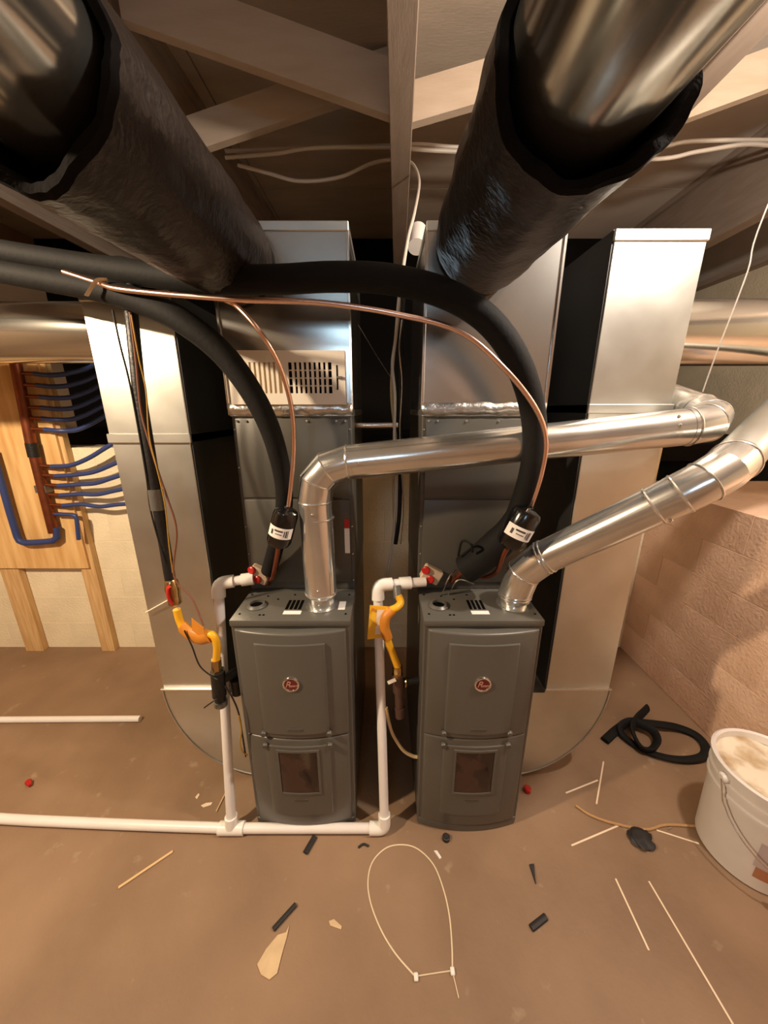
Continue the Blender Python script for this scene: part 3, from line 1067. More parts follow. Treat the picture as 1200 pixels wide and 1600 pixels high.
tag(obj('cable_tie', tube(BM(), smooth_path(zt, 5), 0.003, 6, flat=(0.005, 0.0015)), 'nylon'),
    'pale cable tie binding the copper tube to the black lines at upper left', 'tie')


def drier(p, q, r, label, la):
    p, q = Vector(p), Vector(q)
    L = (q - p).length
    t = thing('filter_drier', label, 'filter drier', q)
    mt = along(p, q)
    prof = [(0.008, -0.006), (0.010, 0.0), (r * 0.55, 0.003), (r * 0.88, 0.010), (r, 0.022), (r, L - 0.022), (r * 0.88, L - 0.010), (r * 0.55, L - 0.003), (0.010, L), (0.008, L + 0.006)]
    obj('shell', lathe(BM(), prof, 32, mt), 'drier', t)
    # label patch facing the camera
    d = (q - p).normalized()
    cam_dir = (Vector((la, -1, 0.1)) - d * Vector((la, -1, 0.1)).dot(d)).normalized()
    side = d.cross(cam_dir)
    bm = BM()
    rows = []
    for k in range(13):
        a = R(-62 + 124 * k / 12)
        e = cam_dir * math.cos(a) + side * math.sin(a)
        rows.append([bm.verts.new(p + d * (L * s) + e * (r + 0.0008)) for s in (0.40, 0.67)])
    for a, b in zip(rows, rows[1:]):
        bm.faces.new((a[0], b[0], b[1], a[1]))
    lb = obj('paper_label', bm, 'label', t, label='white paper label')
    bm = BM()
    for a0, a1, s0, s1 in ((-40, -37, .44, .63), (-34, -28, .45, .62), (-24, -20, .46, .60), (-14, 24, .46, .50), (-12, 18, .55, .57), (30, 40, .48, .60)):
        pr = []
        for k in range(4):
            a = R(a0 + (a1 - a0) * k / 3)
            e = cam_dir * math.cos(a) + side * math.sin(a)
            pr.append([bm.verts.new(p + d * (L * s) + e * (r + 0.0013)) for s in (s0, s1)])
        for a, b in zip(pr, pr[1:]):
            bm.faces.new((a[0], b[0], b[1], a[1]))
    obj('label_print', bm, 'ink', lb, kind='stuff')
    return t


drier(P(449, 793, 1.0), P(434, 853, 1.01), 0.037, 'gloss black filter drier with a white label hanging before the left coil cabinet', 0.1)
tag(obj('drier_outlet_pipe', tube(BM(), smooth_path([P(436, 850, 1.01), P(433, 868, 1.03), P(427, 900, 1.07), P(422, 908, CY - 0.003)], 6), 0.0075, 12), 'copper_dark'),
    'short oxidized copper tube from the left drier into its coil cabinet', 'pipe')
drier(P(828, 793, .965), P(793, 855, .975), 0.042, 'gloss black filter drier with a white label leaning beside the slanted flue', -0.1)
tag(obj('drier_outlet_pipe', tube(BM(), smooth_path([P(797, 848, .985), P(786, 868, 1.0), P(776, 893, 1.04), P(758, 902, 1.09), P(742, 900, CY - 0.003)], 6), 0.0075, 12), 'copper_dark'),
    'short copper tube curling from the right drier back into its coil cabinet', 'pipe')
for k, (a, b, c) in enumerate((((688, 935), (700, 905), (712, 890)), ((700, 930), (716, 906), (740, 912)))):
    tag(obj('sensor_wire', tube(BM(), smooth_path([P(*a, 1.10), P(*b, 1.09), P(*c, 1.12)], 6), 0.0025, 6), 'galv_edge'),
        ('thin bright wire curling by the right drain caps', 'second thin bright wire looping behind the right drain caps')[k], 'wire')

# ------------------------------------------------------------------ pvc drain
dr = thing('drain_pipe', 'white pvc condensate drain running along the floor and up to both coils', 'pipe', (0, 0.925, 0))
rp = 0.0165
fl0 = [F(-120, 1268, .018), F(0, 1279, .018), F(120, 1285, .018), F(240, 1290, .018), F(362, 1294, .018)]
obj('floor_run', tube(BM(), smooth_path(fl0, 6), rp, 20), 'pvc', dr)
T0 = fl0[-1]
E0 = F(601, 1294, .018)
obj('floor_run', tube(BM(), [T0, E0], rp, 20), 'pvc', dr)
ZD = H + 0.055


def riser(foot, px, py, Ytop, stub_px, stub_py, cxl):
    top = P(px, py, Ytop)
    end = Vector((cxl - W / 2 + 0.020, CY - 0.035, P(stub_px, stub_py, CY - 0.04).z))
    obj('riser', tube(BM(), [foot, top], rp, 20), 'pvc', dr)
    mid = top.lerp(end, 0.55)
    obj('top_run', tube(BM(), [top, mid, end], rp, 20), 'pvc', dr)
    d1, d2 = (foot - top).normalized(), (end - top).normalized()
    obj('elbow', tube(BM(), [top + d1 * 0.05] + arc_between(foot, top, end, 0.026, 6) + [top + d2 * 0.05], rp + 0.0055, 24), 'pvc_fit', dr)
    obj('coupling', tube(BM(), [top + d2 * 0.075, top + d2 * 0.115], rp + 0.005, 24), 'pvc_fit', dr)
    return top


riser(T0, 341, 911, 1.085, 396, 905, CX1)
riser(E0, 590, 914, 1.085, 668, 910, CX2)
ez = (P(590, 914, 1.085) - E0).normalized()
ex = (T0 - E0).normalized()
obj('elbow', tube(BM(), [E0 + ex * 0.055] + arc_between(T0, E0, E0 + ez, 0.024, 6) + [E0 + ez * 0.055], rp + 0.0055, 24), 'pvc_fit', dr)
tx = (E0 - T0).normalized()
tz = (P(341, 911, 1.085) - T0).normalized()
obj('tee', tube(BM(), [T0 - tx * 0.045, T0 + tx * 0.045], rp + 0.0055, 24), 'pvc_fit', dr)
obj('tee_branch', tube(BM(), [T0 + tz * 0.010, T0 + tz * 0.048], rp + 0.0055, 24), 'pvc_fit', dr)
tag(obj('loose_pipe', tube(BM(), [F(-200, 1126, .0145), F(219, 1123, .0145)], 0.0142, 20), 'pvc'),
    'loose white pvc pipe lying on the floor at the left', 'pipe')

# ------------------------------------------------------------------ gas piping, left
gy = 1.0
GX = P(264, 905, 0.985).x
g = thing('gas_pipe', 'black gas pipe coming down before the left return drop with a red handled valve', 'pipe', (GX, gy, 0.95))
gt = P(203, 470, 1.0)
gp = [Vector((-1.7, 1.075, 1.85)), Vector((gt.x - 0.05, 1.075, 1.85)), Vector((gt.x, 1.06, 1.835)), gt, P(217, 610, 1.0), P(243, 765, 0.995)]
obj('pipe', tube(BM(), gp, 0.0155, 18), 'black_iron', g)
gq = [P(243, 765, .995), P(266, 905, .985)]
obj('pipe', tube(BM(), gq, 0.0155, 18), 'black_iron', g)
obj('coupling', tube(BM(), [P(242, 764, .995), P(247, 796, .995)], 0.020, 18), 'grey_iron', g)
va = P(267, 905, .985)
vb = P(276, 955, .98)
obj('valve_body', lathe(BM(), [(0.015, 0), (0.018, 0.006), (0.022, 0.03), (0.018, 0.055), (0.019, 0.06), (0.019, 0.08), (0.014, 0.085)], 20, along(va, vb)), 'brass', g)
obj('valve_handle', tube(BM(), smooth_path([P(266, 915, .955), P(262, 920, .95), P(263, 934, .95), P(269, 944, .955)], 5), 0.009, 10, flat=(0.010, 0.004)), 'red', g,
    label='red lever handle')
yc = thing('gas_connector', 'yellow flexible gas connector with an orange sleeve beside the left furnace', 'hose', P(340, 1035, .955))
obj('flex_hose', tube(BM(), smooth_path([P(276, 952, .98), P(281, 970, .98), P(289, 985, .975), P(305, 992, .965), P(322, 990, .955), P(334, 994, .95), P(339, 1010, .95), P(338, 1034, .952)], 8), 0.0115, 16), 'yellow', yc)
obj('warning_sleeve', tube(BM(), smooth_path([P(285, 979, .974), P(297, 990, .965), P(312, 996, .955), P(326, 993, .948)], 8), 0.021, 16,
                           radii=None, flat=(0.014, 0.024)), 'orange', yc, label='orange warning sleeve')
tagp = [P(299, 966, .955), P(318, 981, .94), P(320, 1001, .935), P(300, 985, .95)]
bm = BM()
fv = [bm.verts.new(q) for q in tagp]
bv_ = [bm.verts.new(q + Vector((0, 0.002, 0))) for q in tagp]
bm.faces.new(fv); bm.faces.new(bv_[::-1])
for i in range(4):
    bm.faces.new((fv[i], bv_[i], bv_[(i + 1) % 4], fv[(i + 1) % 4]))
obj('warning_tag', bm, 'orange', yc, smooth=False, label='folded orange tag')
obj('end_nut', tube(BM(), [P(338, 1030, .952), P(339, 1050, .95)], 0.016, 8), 'brass', yc)
te = P(342, 1064, .95)
tee1 = thing('gas_tee', 'black iron gas tee and drip leg entering the left furnace side', 'pipe fitting', P(346, 1112, .95))
obj('tee_body', tube(BM(), [P(340, 1048, .95), P(343, 1086, .95)], 0.022, 18), 'black_iron', tee1)
obj('drip_leg', tube(BM(), [P(343, 1084, .95), P(345, 1100, .95)], 0.0175, 18), 'black_iron', tee1)
obj('end_cap', lathe(BM(), [(0.021, 0), (0.021, 0.018), (0.015, 0.024), (0.0, 0.024)], 18, along(P(345, 1094, .95), P(346, 1120, .95)), cap=True), 'grey_iron', tee1)
obj('side_nipple', tube(BM(), [te, Vector((CX1 - W / 2 - 0.001, 1.02, te.z - 0.005))], 0.015, 16), 'black_iron', tee1)
obj('side_plug', tube(BM(), [P(368, 1060, .985), P(372, 1082, .985)], 0.020, 14), 'black_iron', tee1)

# gas piping between the furnaces
cc = thing('gas_connector', 'yellow flexible gas connector hanging between the two furnaces', 'hose', P(622, 1045, 1.02))
obj('flex_hose', tube(BM(), smooth_path([P(622, 930, 1.06), P(626, 941, 1.05), P(620, 949, 1.03), P(606, 957, 1.02), P(601, 975, 1.015), P(605, 998, 1.015), P(613, 1020, 1.02), P(622, 1043, 1.02)], 8), 0.0125, 16), 'yellow', cc)
obj('warning_sleeve', tube(BM(), smooth_path([P(613, 953, 1.024), P(603, 964, 1.016), P(601, 980, 1.014), P(606, 997, 1.015)], 8), 0.0165, 16), 'orange', cc, label='orange warning sleeve')
obj('end_nut', tube(BM(), [P(621, 1040, 1.02), P(621, 1056, 1.02)], 0.0165, 8), 'brass', cc)
obj('top_fitting', tube(BM(), [P(622, 934, 1.06), P(620, 915, 1.08)], 0.015, 12), 'grey_iron', cc)
tee2 = thing('gas_tee', 'brown iron gas tee and drip leg entering the right furnace side', 'pipe fitting', P(624, 1118, 1.02))
obj('tee_body', tube(BM(), [P(621, 1054, 1.02), P(623, 1080, 1.02)], 0.020, 18), 'rust_iron', tee2)
obj('drip_leg', tube(BM(), [P(623, 1078, 1.02), P(624, 1108, 1.02)], 0.0155, 18), 'rust_iron', tee2)
obj('end_cap', tube(BM(), [P(624, 1104, 1.02), P(624.5, 1118, 1.02)], 0.019, 18), 'rust_iron', tee2)
t2 = P(622, 1066, 1.02)
obj('side_nipple', tube(BM(), [t2, Vector((CX2 - W / 2 - 0.001, 1.03, t2.z))], 0.013, 16), 'black_iron', tee2)
obj('valve_lever', tube(BM(), [P(618, 1062, .995), P(606, 1067, .985)], 0.007, 10, flat=(0.008, 0.003)), 'wire_white', tee2)
obj('collar_ring', ring(BM(), P(634, 1066, 1.02), (1, 0, 0), 0.015, 0.004, 20), 'brass', tee2)
# warning card on the riser
cy_ = 1.035
cd = [P(578, 946, cy_), P(607, 948, cy_), P(603, 996, cy_), P(574, 999, cy_ - 0.01)]
card = thing('warning_card', 'yellow and white warning card tied round the middle drain riser', 'card', cd[3])


def quad_card(pts, th):
    bm = BM()
    a = [bm.verts.new(q) for q in pts]
    b = [bm.verts.new(q + Vector((0, th, 0))) for q in pts]
    bm.faces.new(a); bm.faces.new(b[::-1])
    for i in range(len(pts)):
        bm.faces.new((a[i], b[i], b[(i + 1) % len(pts)], a[(i + 1) % len(pts)]))
    return bm


obj('card_sheet', quad_card(cd, 0.0015), 'tag_yellow', card, smooth=False)
up_ = Vector((0, -0.0012, 0))
obj('card_text_block', quad_card([P(589, 953, cy_) + up_, P(604, 953, cy_) + up_, P(600, 990, cy_) + up_, P(586, 991, cy_ - .005) + up_], 0.0004), 'tag_white', card, smooth=False)
for a in ((580, 950), (579, 981), (578, 990)):
    obj('card_mark', quad_card([P(a[0], a[1], cy_ - .003) + up_, P(a[0] + 5, a[1], cy_ - .003) + up_, P(a[0] + 5, a[1] + 5, cy_ - .004) + up_, P(a[0], a[1] + 5, cy_ - .004) + up_], 0.0004),
        'orange', card, smooth=False)

# flexible condensate hose end into the right furnace
hz = thing('drain_hose', 'thin pale hose drooping to a brass ring on the right furnace side', 'hose', P(640, 1180, 1.0))
obj('hose', tube(BM(), smooth_path([P(603, 1105, 1.0), P(608, 1130, 1.0), P(615, 1150, 1.0), P(630, 1172, 1.0), P(644, 1181, 1.0), P(653, 1183, 1.0)], 8), 0.006, 10), 'wire_cream', hz)
obj('end_ring', tube(BM(), [P(652, 1183, 1.0), Vector((CX2 - W / 2 - 0.001, 1.0, P(653, 1183, 1.0).z))], 0.0105, 14), 'brass', hz)
obj('conduit_rod', tube(BM(), [P(543, 665, 1.35), P(622, 664, 1.35)], 0.010, 14), 'galv_edge') and None
_o = bpy.data.objects['conduit_rod']
_o['label'] = 'short bright metal rod bridging the gap between the coil cabinets'
_o['category'] = 'rod'


# ------------------------------------------------------------------ cables
def cable(name, label, pts, r, m, group=None, n=8, cat='cable'):
    return tag(obj(name, tube(BM(), smooth_path(pts, n), r, 8), m), label, cat, group)


cable('house_cable', 'white cable looping out beside the middle joist and dropping behind the black line',
      [P(600, 250, 2.26), P(625, 250, 2.2), P(645, 256, 2.08), P(655, 283, 1.85), P(648, 330, 1.55), P(638, 370, 1.45), P(630, 420, 1.4), P(623, 470, 1.36), P(618, 530, 1.34),
       P(613, 570, 1.33), P(617, 620, 1.33), P(616, 700, 1.33), P(619, 760, 1.33), P(614, 840, 1.32), P(608, 880, 1.3), P(604, 905, 1.26)], 0.0058, 'wire_white')
cable('house_cable', 'cream cable in the bundle hanging between the two plenums',
      [P(627, 440, 1.40), P(622, 500, 1.37), P(614, 565, 1.345), P(612, 620, 1.345), P(618, 690, 1.345), P(615, 760, 1.345), P(617, 830, 1.34)], 0.0058, 'wire_cream')
cable('house_cable', 'black cable in the bundle hanging between the two plenums',
      [P(632, 440, 1.38), P(628, 520, 1.36), P(625, 600, 1.35), P(626, 700, 1.35), P(624, 800, 1.34), P(618, 850, 1.33)], 0.008, 'wire_black')
cable('bundle_wire', 'thin grey wire twisting along the cable bundle between the plenums',
      [P(628, 500, 1.33), P(624, 545, 1.32), P(628, 600, 1.33), P(625, 680, 1.33), P(630, 790, 1.33), P(626, 850, 1.32)], 0.0025, 'galv_edge')
wy = 2.30
cable('overhead_cable', 'straight white cable passing through the joists overhead, the upper of two',
      [P(352, 236, wy), P(470, 232, wy), P(600, 228, wy), P(660, 226, wy), P(740, 231, wy), P(1000, 232, wy), P(1080, 221, wy), P(1200, 219, wy), P(1330, 222, wy)], 0.0092, 'wire_white', n=6)
cable('overhead_cable', 'white cable overhead that crosses the straight one and rises at the far right',
      [P(352, 246, wy - .02), P(430, 240, wy - .02), P(490, 231, wy - .02), P(610, 230, wy - .02), P(660, 234, wy - .02), P(740, 238, wy - .02), P(1005, 249, wy - .02), P(1090, 237, wy - .02), P(1160, 226, wy - .02), P(1210, 228, wy - .02), P(1330, 240, wy - .02)], 0.0092, 'wire_white', n=6)
cable('overhead_cable', 'white cable sagging below the others left of the middle joist',
      [P(372, 258, 2.33), P(420, 271, 2.33), P(468, 283, 2.33), P(530, 277, 2.33), P(585, 254, 2.33), P(640, 247, 2.33)], 0.009, 'wire_white')
cable('thermostat_wire', 'brown thermostat wire hanging along the black gas pipe',
      [P(203, 488, .97), P(212, 560, .975), P(220, 640, .975), P(233, 690, .97), P(250, 745, .965), P(262, 780, .96), P(276, 830, .955), P(272, 900, .955), P(300, 935, .95), P(318, 978, .93)], 0.0028, 'wire_brown')
cable('thermostat_wire', 'yellow thermostat wire hanging along the black gas pipe',
      [P(205, 492, .965), P(217, 560, .965), P(228, 610, .965), P(233, 680, .96), P(246, 735, .955), P(258, 790, .955), P(264, 850, .955), P(270, 895, .955)], 0.0018, 'wire_yellow')
cable('thermostat_wire', 'thin black wire left of the gas pipe before the drop',
      [P(176, 484, .985), P(188, 540, .985), P(205, 610, .985), P(228, 740, .98), P(236, 800, .98), P(258, 880, .97)], 0.0024, 'wire_black')
cable('thermostat_wire', 'thin black wire drooping from the yellow connector to the gas tee',
      [P(288, 985, .95), P(300, 1010, .94), P(312, 1040, .935), P(330, 1056, .93), P(340, 1062, .925)], 0.0024, 'wire_black')
cable('thermostat_wire', 'black wire running from the gas tee down the left furnace side',
      [P(352, 1072, .925), P(364, 1092, .925), P(373, 1115, .925), P(379, 1150, .93), P(384, 1182, .94)], 0.0028, 'wire_black')
cable('thermostat_wire', 'yellow wire end curling beside the left furnace near the floor',
      [P(373, 1118, .923), P(377, 1142, .925), P(375, 1160, .925), P(379, 1174, .93), P(387, 1180, .935)], 0.0024, 'wire_yellow')
cable('wire_tail', 'short black tie tail sticking out left of the drip leg',
      [P(339, 1092, .925), P(330, 1098, .92), P(319, 1106, .92)], 0.0022, 'wire_black')
cable('thin_string', 'hair thin grey string slanting down across the dark gap to the cable bundle',
      [P(560, 508, 1.12), P(590, 558, 1.22), P(612, 592, 1.33)], 0.0008, 'galv_edge')
tag(obj('pale_line', tube(BM(), [P(228, 957, 1.112), P(264, 937, 1.108)], 0.003, 6), 'strip_white'), 'thin white line across the left return drop by the red valve', 'strip')  # thin pale line set just before the drop face

# ------------------------------------------------------------------ manifold and pex on the plywood
my = pb - 0.05
mf = thing('water_manifold', 'copper water manifold with two headers fixed on the plywood board', 'manifold', P(88, 838, my))
obj('header', tube(BM(), [P(23, 560, my), P(50, 700, my)], 0.024, 16), 'copper_dark', mf)
obj('header', tube(BM(), [P(54, 712, my), P(84, 832, my)], 0.024, 16), 'copper_dark', mf)
obj('coupling', tube(BM(), [P(49, 692, my), P(54, 714, my)], 0.027, 16), 'black_iron', mf)
obj('clip', bxx(-0.03, 0.03, -0.012, 0.03, -0.02, 0.02, mtx=Matrix.Translation(P(66, 764, my))), 'grey_iron', mf, smooth=False)
ups = [(584, 34), (602, 38), (620, 42), (637, 45), (654, 46), (671, 50)]
for i, (py, px) in enumerate(ups):
    obj('branch', tube(BM(), [P(px, py - 1, my), P(px + 22, py, my)], 0.0095, 10), 'copper_dark', mf)
    endpx, endpy = 140 + 4 * i, py - 14 - 2 * i
    tag(obj('pex_tube', tube(BM(), smooth_path([P(px + 20, py, my), P(px + 45, py + 2, my), P(px + 75, py - 1, my + .05), P(endpx + 8, endpy, my + .14), P(endpx + 60, endpy - 40, my + .3)], 6), 0.0115, 12), 'pex'),
        ['blue pex tube curving into the dark, topmost of the upper six', 'blue pex tube in the dark, second from the top of the manifold',
         'blue pex tube in the dark, third from the top of the manifold', 'blue pex tube curving up over the dark gap, fourth from the top',
         'blue pex tube curving up over the dark gap, fifth from the top', 'blue pex tube at the bottom of the upper six'][i], 'tube', 'pex tubes from the manifold')
los = [(728, 60, 698), (743, 66, 727), (758, 71, 746), (773, 74, 766), (789, 78, 788)]
for i, (py, px, ey) in enumerate(los):
    obj('branch', tube(BM(), [P(px, py - 1, my), P(px + 22, py + 1, my)], 0.0095, 10), 'copper_dark', mf)
    tag(obj('pex_tube', tube(BM(), smooth_path([P(px + 20, py + 1, my), P(px + 50, py - 1, my), P(px + 78, (py + ey) / 2 + 3, my), P(168 + 5 * i, ey, my), P(235 + 5 * i, ey - 40 + 9 * i, my)], 6), 0.0115, 12), 'pex'),
        ['blue pex tube bending up steeply, topmost of the lower five', 'blue pex tube on the cream wall, second of the lower five',
         'blue pex tube on the cream wall, middle of the lower five', 'blue pex tube on the cream wall, fourth of the lower five',
         'nearly level blue pex tube, lowest running to the left drop'][i], 'tube', 'pex tubes from the manifold')
tag(obj('pex_tube', tube(BM(), smooth_path([P(-12, 705, my), P(0, 745, my), P(14, 795, my), P(27, 838, my)], 6) + smooth_path([P(31, 845, my), P(40, 848, my), P(62, 847, my), P(83, 845, my)], 4) +
                    smooth_path([P(89, 840, my), P(88, 824, my)], 4), 0.017, 14), 'pex'), 'thick blue pex tube rising at the left edge from the foot of the manifold', 'tube')
tag(obj('pex_tube', tube(BM(), [P(86, 803, my), P(112, 804, my), P(118, 806, my), P(120, 812, my), P(123, 843, my)], 0.0105, 12), 'pex'),
    'short blue pex tube turning straight down below the lower five', 'tube')
obj('branch', tube(BM(), [P(82, 802, my), P(96, 803, my)], 0.009, 10), 'copper_dark', mf)

# ------------------------------------------------------------------ bucket
BX, BY = 1.262, 0.865
bk = thing('bucket', 'white plastic bucket of dried joint compound by the block wall', 'bucket', (BX, BY, 0))
mt = Matrix.Translation((BX, BY, 0))
obj('shell', lathe(BM(), [(0.0, 0.004), (0.128, 0.0), (0.134, 0.006), (0.143, 0.24), (0.1445, 0.263), (0.151, 0.266), (0.151, 0.275), (0.1455, 0.279), (0.1465, 0.303),
                          (0.153, 0.306), (0.153, 0.315), (0.147, 0.318), (0.149, 0.350), (0.157, 0.354), (0.158, 0.366), (0.152, 0.371), (0.145, 0.366), (0.143, 0.340)], 56, mt, cap=False), 'bucket', bk)
bm = BM()
rows = []
for i in range(8):
    r_ = 0.1435 * i / 7
    rows.append([bm.verts.new((BX + r_ * math.cos(2 * math.pi * k / 48), BY + r_ * math.sin(2 * math.pi * k / 48),
                               0.342 + 0.010 * mnoise.noise(Vector((r_ * 16 * math.cos(2 * math.pi * k / 48), r_ * 16 * math.sin(2 * math.pi * k / 48), 3)))))
                 for k in range(48)] if i else [bm.verts.new((BX, BY, 0.342))])
for k in range(48):
    bm.faces.new((rows[0][0], rows[1][k], rows[1][(k + 1) % 48]))
for a, b in zip(rows[1:], rows[2:]):
    for k in range(48):
        bm.faces.new((a[k], b[k], b[(k + 1) % 48], a[(k + 1) % 48]))
obj('compound', bm, 'compound', bk, label='crusted cream compound filling the bucket')
ea = Vector((BX - 0.153, BY + 0.005, 0.330))
obj('ear', lathe(BM(), [(0.016, -0.006), (0.016, 0.006), (0.010, 0.012), (0.0, 0.012)], 16, along(ea, ea + Vector((-1, 0, 0))), cap=False), 'bucket', bk)
eb = Vector((BX + 0.153, BY + 0.005, 0.330))
obj('ear', lathe(BM(), [(0.016, -0.006), (0.016, 0.006), (0.010, 0.012), (0.0, 0.012)], 16, along(eb, eb + Vector((1, 0, 0))), cap=False), 'bucket', bk)
hp = []
for k in range(21):
    a = math.pi * k / 20
    hx = -math.copysign(abs(math.cos(a)) ** 0.8, math.cos(a)) * 0.168
    s = math.sin(a)
    hp.append(Vector((BX + hx, BY - 0.170 * s ** 1.1, 0.330 - 0.20 * s ** 0.6)))
hp = [ea + Vector((-0.004, 0, 0))] + hp + [eb + Vector((0.004, 0, 0))]
hb = obj('bail_handle', tube(BM(), hp, 0.0024, 8), 'galv_edge', bk, label='thin wire bail handle hanging at the front')
obj('hand_grip', tube(BM(), hp[8:16], 0.009, 12), 'pvc_fit', hb, label='white plastic grip')
# label on the shell, facing the room
bm = BM()
rows = []
for k in range(12):
    a = R(225 + 70 * k / 11)
    rows.append([bm.verts.new((BX + (rr) * math.cos(a), BY + rr * math.sin(a), z)) for z, rr in ((0.05, 0.1368), (0.10, 0.1388), (0.20, 0.1426))])
for a, b in zip(rows, rows[1:]):
    bm.faces.new((a[1], b[1], b[2], a[2]))
obj('paper_label', bm, mat('faded bucket label', S(190, 176, 178), 0.55, var=0.12, scale=14), bk)
bm = BM()
rows = []
for k in range(12):
    a = R(228 + 66 * k / 11)
    rows.append([bm.verts.new((BX + rr * math.cos(a), BY + rr * math.sin(a), z)) for z, rr in ((0.055, 0.1371), (0.10, 0.1389))])
for a, b in zip(rows, rows[1:]):
    bm.faces.new((a[0], b[0], b[1], a[1]))
obj('label_band', bm, mat('brown label band', S(176, 120, 86), 0.55), bk, label='brown band of the label')


# ------------------------------------------------------------------ bits on the floor
def floor_tube(name, label, cat, pix, r, m, closed=False, smooth=True, group=None, flat=None, z=None):
    pts = [F(x, y, (z if z is not None else (flat[1] if flat else r))) for x, y in pix]
    return tag(obj(name, tube(BM(), smooth_path(pts, 6) if smooth and len(pts) > 2 else pts, r, 10, flat=flat), m), label, cat, group)


# coil of black foam tubing: two loose loops and two tails
pts = []
for (x, y, z) in ((945, 1157, .012), (965, 1139, .014), (985, 1127, .02), (1000, 1129, .034), (1030, 1132, .03), (1060, 1137, .018), (1088, 1149, .014), (1103, 1168, .013), (1098, 1182, .013),
                  (1070, 1187, .013), (1035, 1182, .013), (1000, 1168, .013), (975, 1150, .015), (970, 1136, .034), (983, 1128, .045), (1000, 1131, .048), (1020, 1142, .04), (1027, 1157, .034), (1018, 1170, .032), (1003, 1168, .034),
                  (992, 1152, .04), (988, 1136, .055), (996, 1122, .05), (1005, 1113, .04), (1012, 1106, .028)):
    pts.append(F(x, y, z))
sp = smooth_path(pts, 6)
tag(obj('foam_coil', tube(BM(), sp, 0.014, 12, flat=(0.019, 0.009)), 'foam'), 'loose loops of black foam strip on the floor by the block wall', 'foam strip')

floor_tube('zip_tie_loop', 'large loop of joined pale zip ties on the floor before the furnaces', 'zip tie',
           [(650, 1527), (618, 1490), (595, 1452), (579, 1410), (575, 1375), (583, 1345), (605, 1324), (632, 1320), (655, 1328), (678, 1352), (693, 1390), (702, 1430), (706, 1475), (707, 1518)], 0.0016, 'nylon',
           flat=(0.0022, 0.0012))
zl = bpy.data.objects['zip_tie_loop']
for (a, b) in (((652, 1525), (704, 1517)), ((707, 1518), (717, 1560))):
    bm = tube(BM(), [F(*a, .002), F(*b, .002)], 0.0016, 6)
    obj('tie_tail', bm, 'nylon', zl)
for c in ((650, 1528), (707, 1519)):
    q = F(*c, 0.0)
    obj('tie_head', bxx(-0.006, 0.006, -0.008, 0.008, 0, 0.008, bevel=0.002, mtx=Matrix.Translation(q)), 'pvc_fit', zl)

SW = 'white strips on the floor'  # straight thin strips, plain white all along
for lab, a, b, w in (
        ('long thin white strip on the floor at the lower right, running off the bottom', (1014, 1377), (1160, 1625), .0029),
        ('shorter thin white strip parallel to the long one at its left', (962, 1373), (1014, 1485), .0029),
        ('thin white strip on the floor left of the black lump under the rope', (893, 1321), (966, 1290), .0029),
        ('thin white strip on the floor between the black lump and the bucket', (1026, 1297), (1092, 1318), .0029),
        ('thin white strip on the floor near the right boot pointing at the foam loops', (943, 1190), (932, 1256), .0029),
        ('faint pale strip on the floor beside the right furnace boot', (884, 1239), (934, 1219), .0029)):
    floor_tube('floor_strip', lab, 'strip', [a, b], w, 'strip_white', flat=(w, 0.0012), group=SW)
floor_tube('wood_stick', 'pale wooden stick on the floor at the left below the drain pipe', 'stick', [(185, 1387), (270, 1330)], .0045, 'stick', flat=(.0042, .003))
floor_tube('wood_stick', 'short pale stick on the floor behind the left drain riser', 'stick', [(338, 1268), (352, 1240)], .003, 'stick')
floor_tube('rope_strip', 'wavy tan rope strip on the floor before the bucket', 'rope', [(900, 1259), (925, 1275), (965, 1288), (1010, 1296), (1040, 1289), (1090, 1291)], .0045, 'rope')
floor_tube('foam_scrap', 'black foam scrap on the floor under the drain pipe before the left furnace', 'scrap', [(477, 1333), (492, 1307)], .007, 'rubber', flat=(.010, .005))
floor_tube('foam_scrap', 'long thin black foam scrap above the torn cardboard', 'scrap', [(427, 1452), (462, 1413)], .006, 'rubber', flat=(.007, .005))
floor_tube('foam_scrap', 'small curved dark scrap on the floor left of the zip tie loop top', 'scrap', [(560, 1324), (568, 1319), (576, 1322)], .0035, 'rubber')
floor_tube('foam_scrap', 'stubby dark scrap on the floor right of the zip tie loop', 'scrap', [(830, 1450), (853, 1432)], .008, 'rubber', flat=(.009, .005))
bm = slab(BM(), [F(827, 1352).xy, F(834, 1351).xy, F(837, 1382).xy], 0.0, 0.006)
tag(obj('rubber_shard', bm, 'rubber', smooth=False), 'pointed black shard on the floor before the right furnace', 'scrap')
q = F(1001, 1313)
bm = lumpy(BM(), (0, 0, 0.009), .040, .036, .010, 3, .5)
for v in bm.verts:
    v.co.z = max(v.co.z, 0)
tag(obj('rubber_lump', move(bm, q.x, q.y), 'rubber'), 'crumpled black lump on the floor below the tan rope', 'scrap')
q = F(697, 1311)
tag(obj('pipe_plug', lathe(BM(), [(0.013, 0), (0.013, 0.012), (0.009, 0.014), (0.009, 0.018), (0.0, 0.018)], 16, Matrix.Translation((q.x, q.y, 0))), 'rubber'),
    'small round black plug on the floor before the right furnace', 'plug')
q = F(45, 1224)
nut = obj('wire_nut', lathe(BM(), [(0.011, 0), (0.0105, 0.01), (0.006, 0.028), (0.0, 0.030)], 12, Matrix.Translation((q.x, q.y, 0.010)) @ Matrix.Rotation(R(88), 4, 'Y') @ Matrix.Rotation(R(35), 4, 'X')), 'red')
tag(nut, 'small red wire nut on the floor at the far left', 'wire nut')
pc = [(452, 1447), (448, 1466), (441, 1490), (433, 1522), (421, 1532), (408, 1524), (402, 1508), (416, 1484), (434, 1462), (447, 1458)]
bm = slab(BM(), [F(x, y).xy for x, y in pc], 0.0, 0.004)
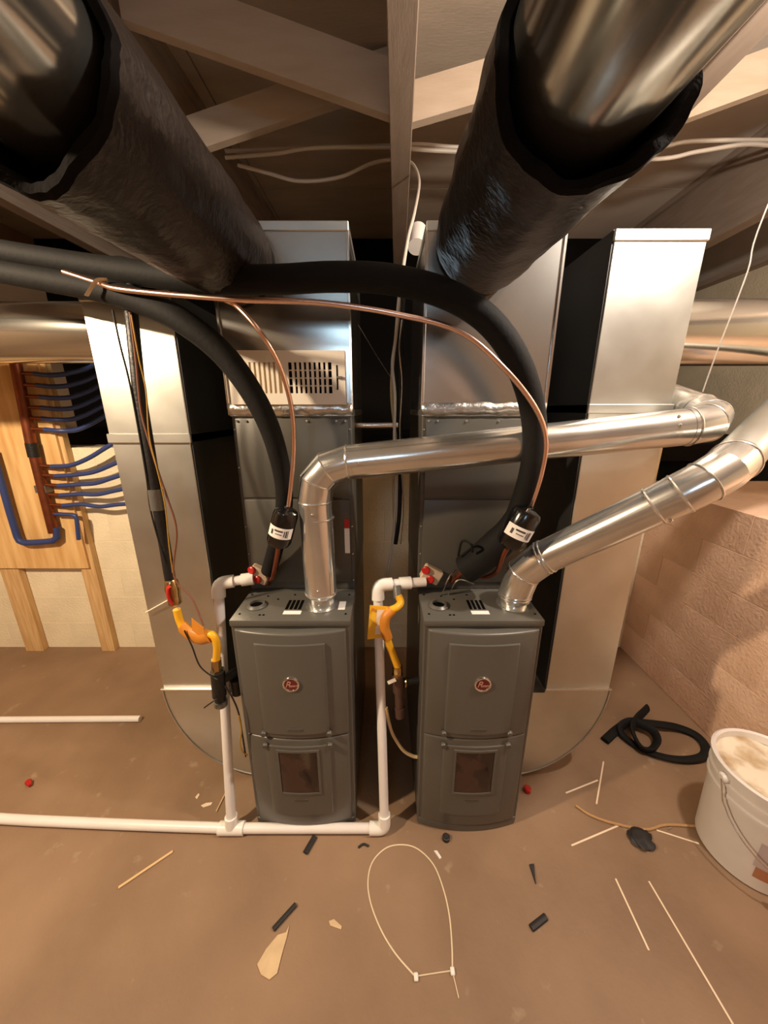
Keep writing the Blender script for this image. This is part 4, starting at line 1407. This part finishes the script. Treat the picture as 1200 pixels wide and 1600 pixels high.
tag(obj('cardboard_piece', bm, 'card', smooth=False), 'torn wedge of tan cardboard on the floor at the front', 'cardboard')
pc = [(514, 1440), (522, 1437), (534, 1448), (533, 1453), (516, 1447)]
tag(obj('cardboard_chip', slab(BM(), [F(x, y).xy for x, y in pc], 0.0, 0.003), 'card', smooth=False), 'tiny tan cardboard chip on the floor right of the wedge', 'cardboard')
pc = [(678, 1330), (683, 1330), (690, 1341), (687, 1343)]
tag(obj('plastic_chip', slab(BM(), [F(x, y).xy for x, y in pc], 0.0, 0.004), 'pvc', smooth=False), 'tiny white plastic chip on the floor at the zip tie loop top', 'chip')
q = F(822, 1236)
tag(obj('red_cap', lathe(BM(), [(0.014, 0), (0.014, 0.016), (0.010, 0.02), (0.0, 0.02)], 16, Matrix.Translation((q.x + 0.004, q.y, 0))), 'red'),
    'bright red plastic cap on the floor at the right furnace corner', 'cap')
q = F(1046, 1296)
tag(obj('loose_screw', tube(BM(), [Vector((q.x - .008, q.y, .003)), Vector((q.x + .008, q.y + .004, .003))], .0025, 8), 'galv_edge'), 'tiny shiny screw on the floor by the tan rope', 'screw')
# blue strip on the ledge of the right wall
e0, e1_ = P(1152, 787, 1.27), P(1215, 797, 1.02)
tag(obj('ledge_strip', bxx(RIGHT_X + 0.01, RIGHT_X + 0.05, 0.9, 1.27, 1.061, 1.069, bevel=0.001), 'blue_strip', smooth=False), 'dull blue plastic strip lying on the block wall ledge', 'strip')

tag(obj('pipe_stub', tube(BM(), [P(653, 360, 1.75), P(651, 386, 1.70)], 0.036, 24), 'pvc'), 'short white pipe stub overhead just right of the middle joist', 'pipe')

for lab, pix in (('small white smear of dried caulk on the floor behind the left drain riser', [(314, 1259), (322, 1255), (332, 1254), (330, 1258), (318, 1262)]),
                 ('thin pale flake on the floor left of the caulk smear', [(305, 1246), (310, 1240), (312, 1242), (308, 1249)])):
    tag(obj('caulk_smear', slab(BM(), [F(x, y).xy for x, y in pix], 0.0, 0.002), 'strip_white', smooth=False), lab, 'smear')
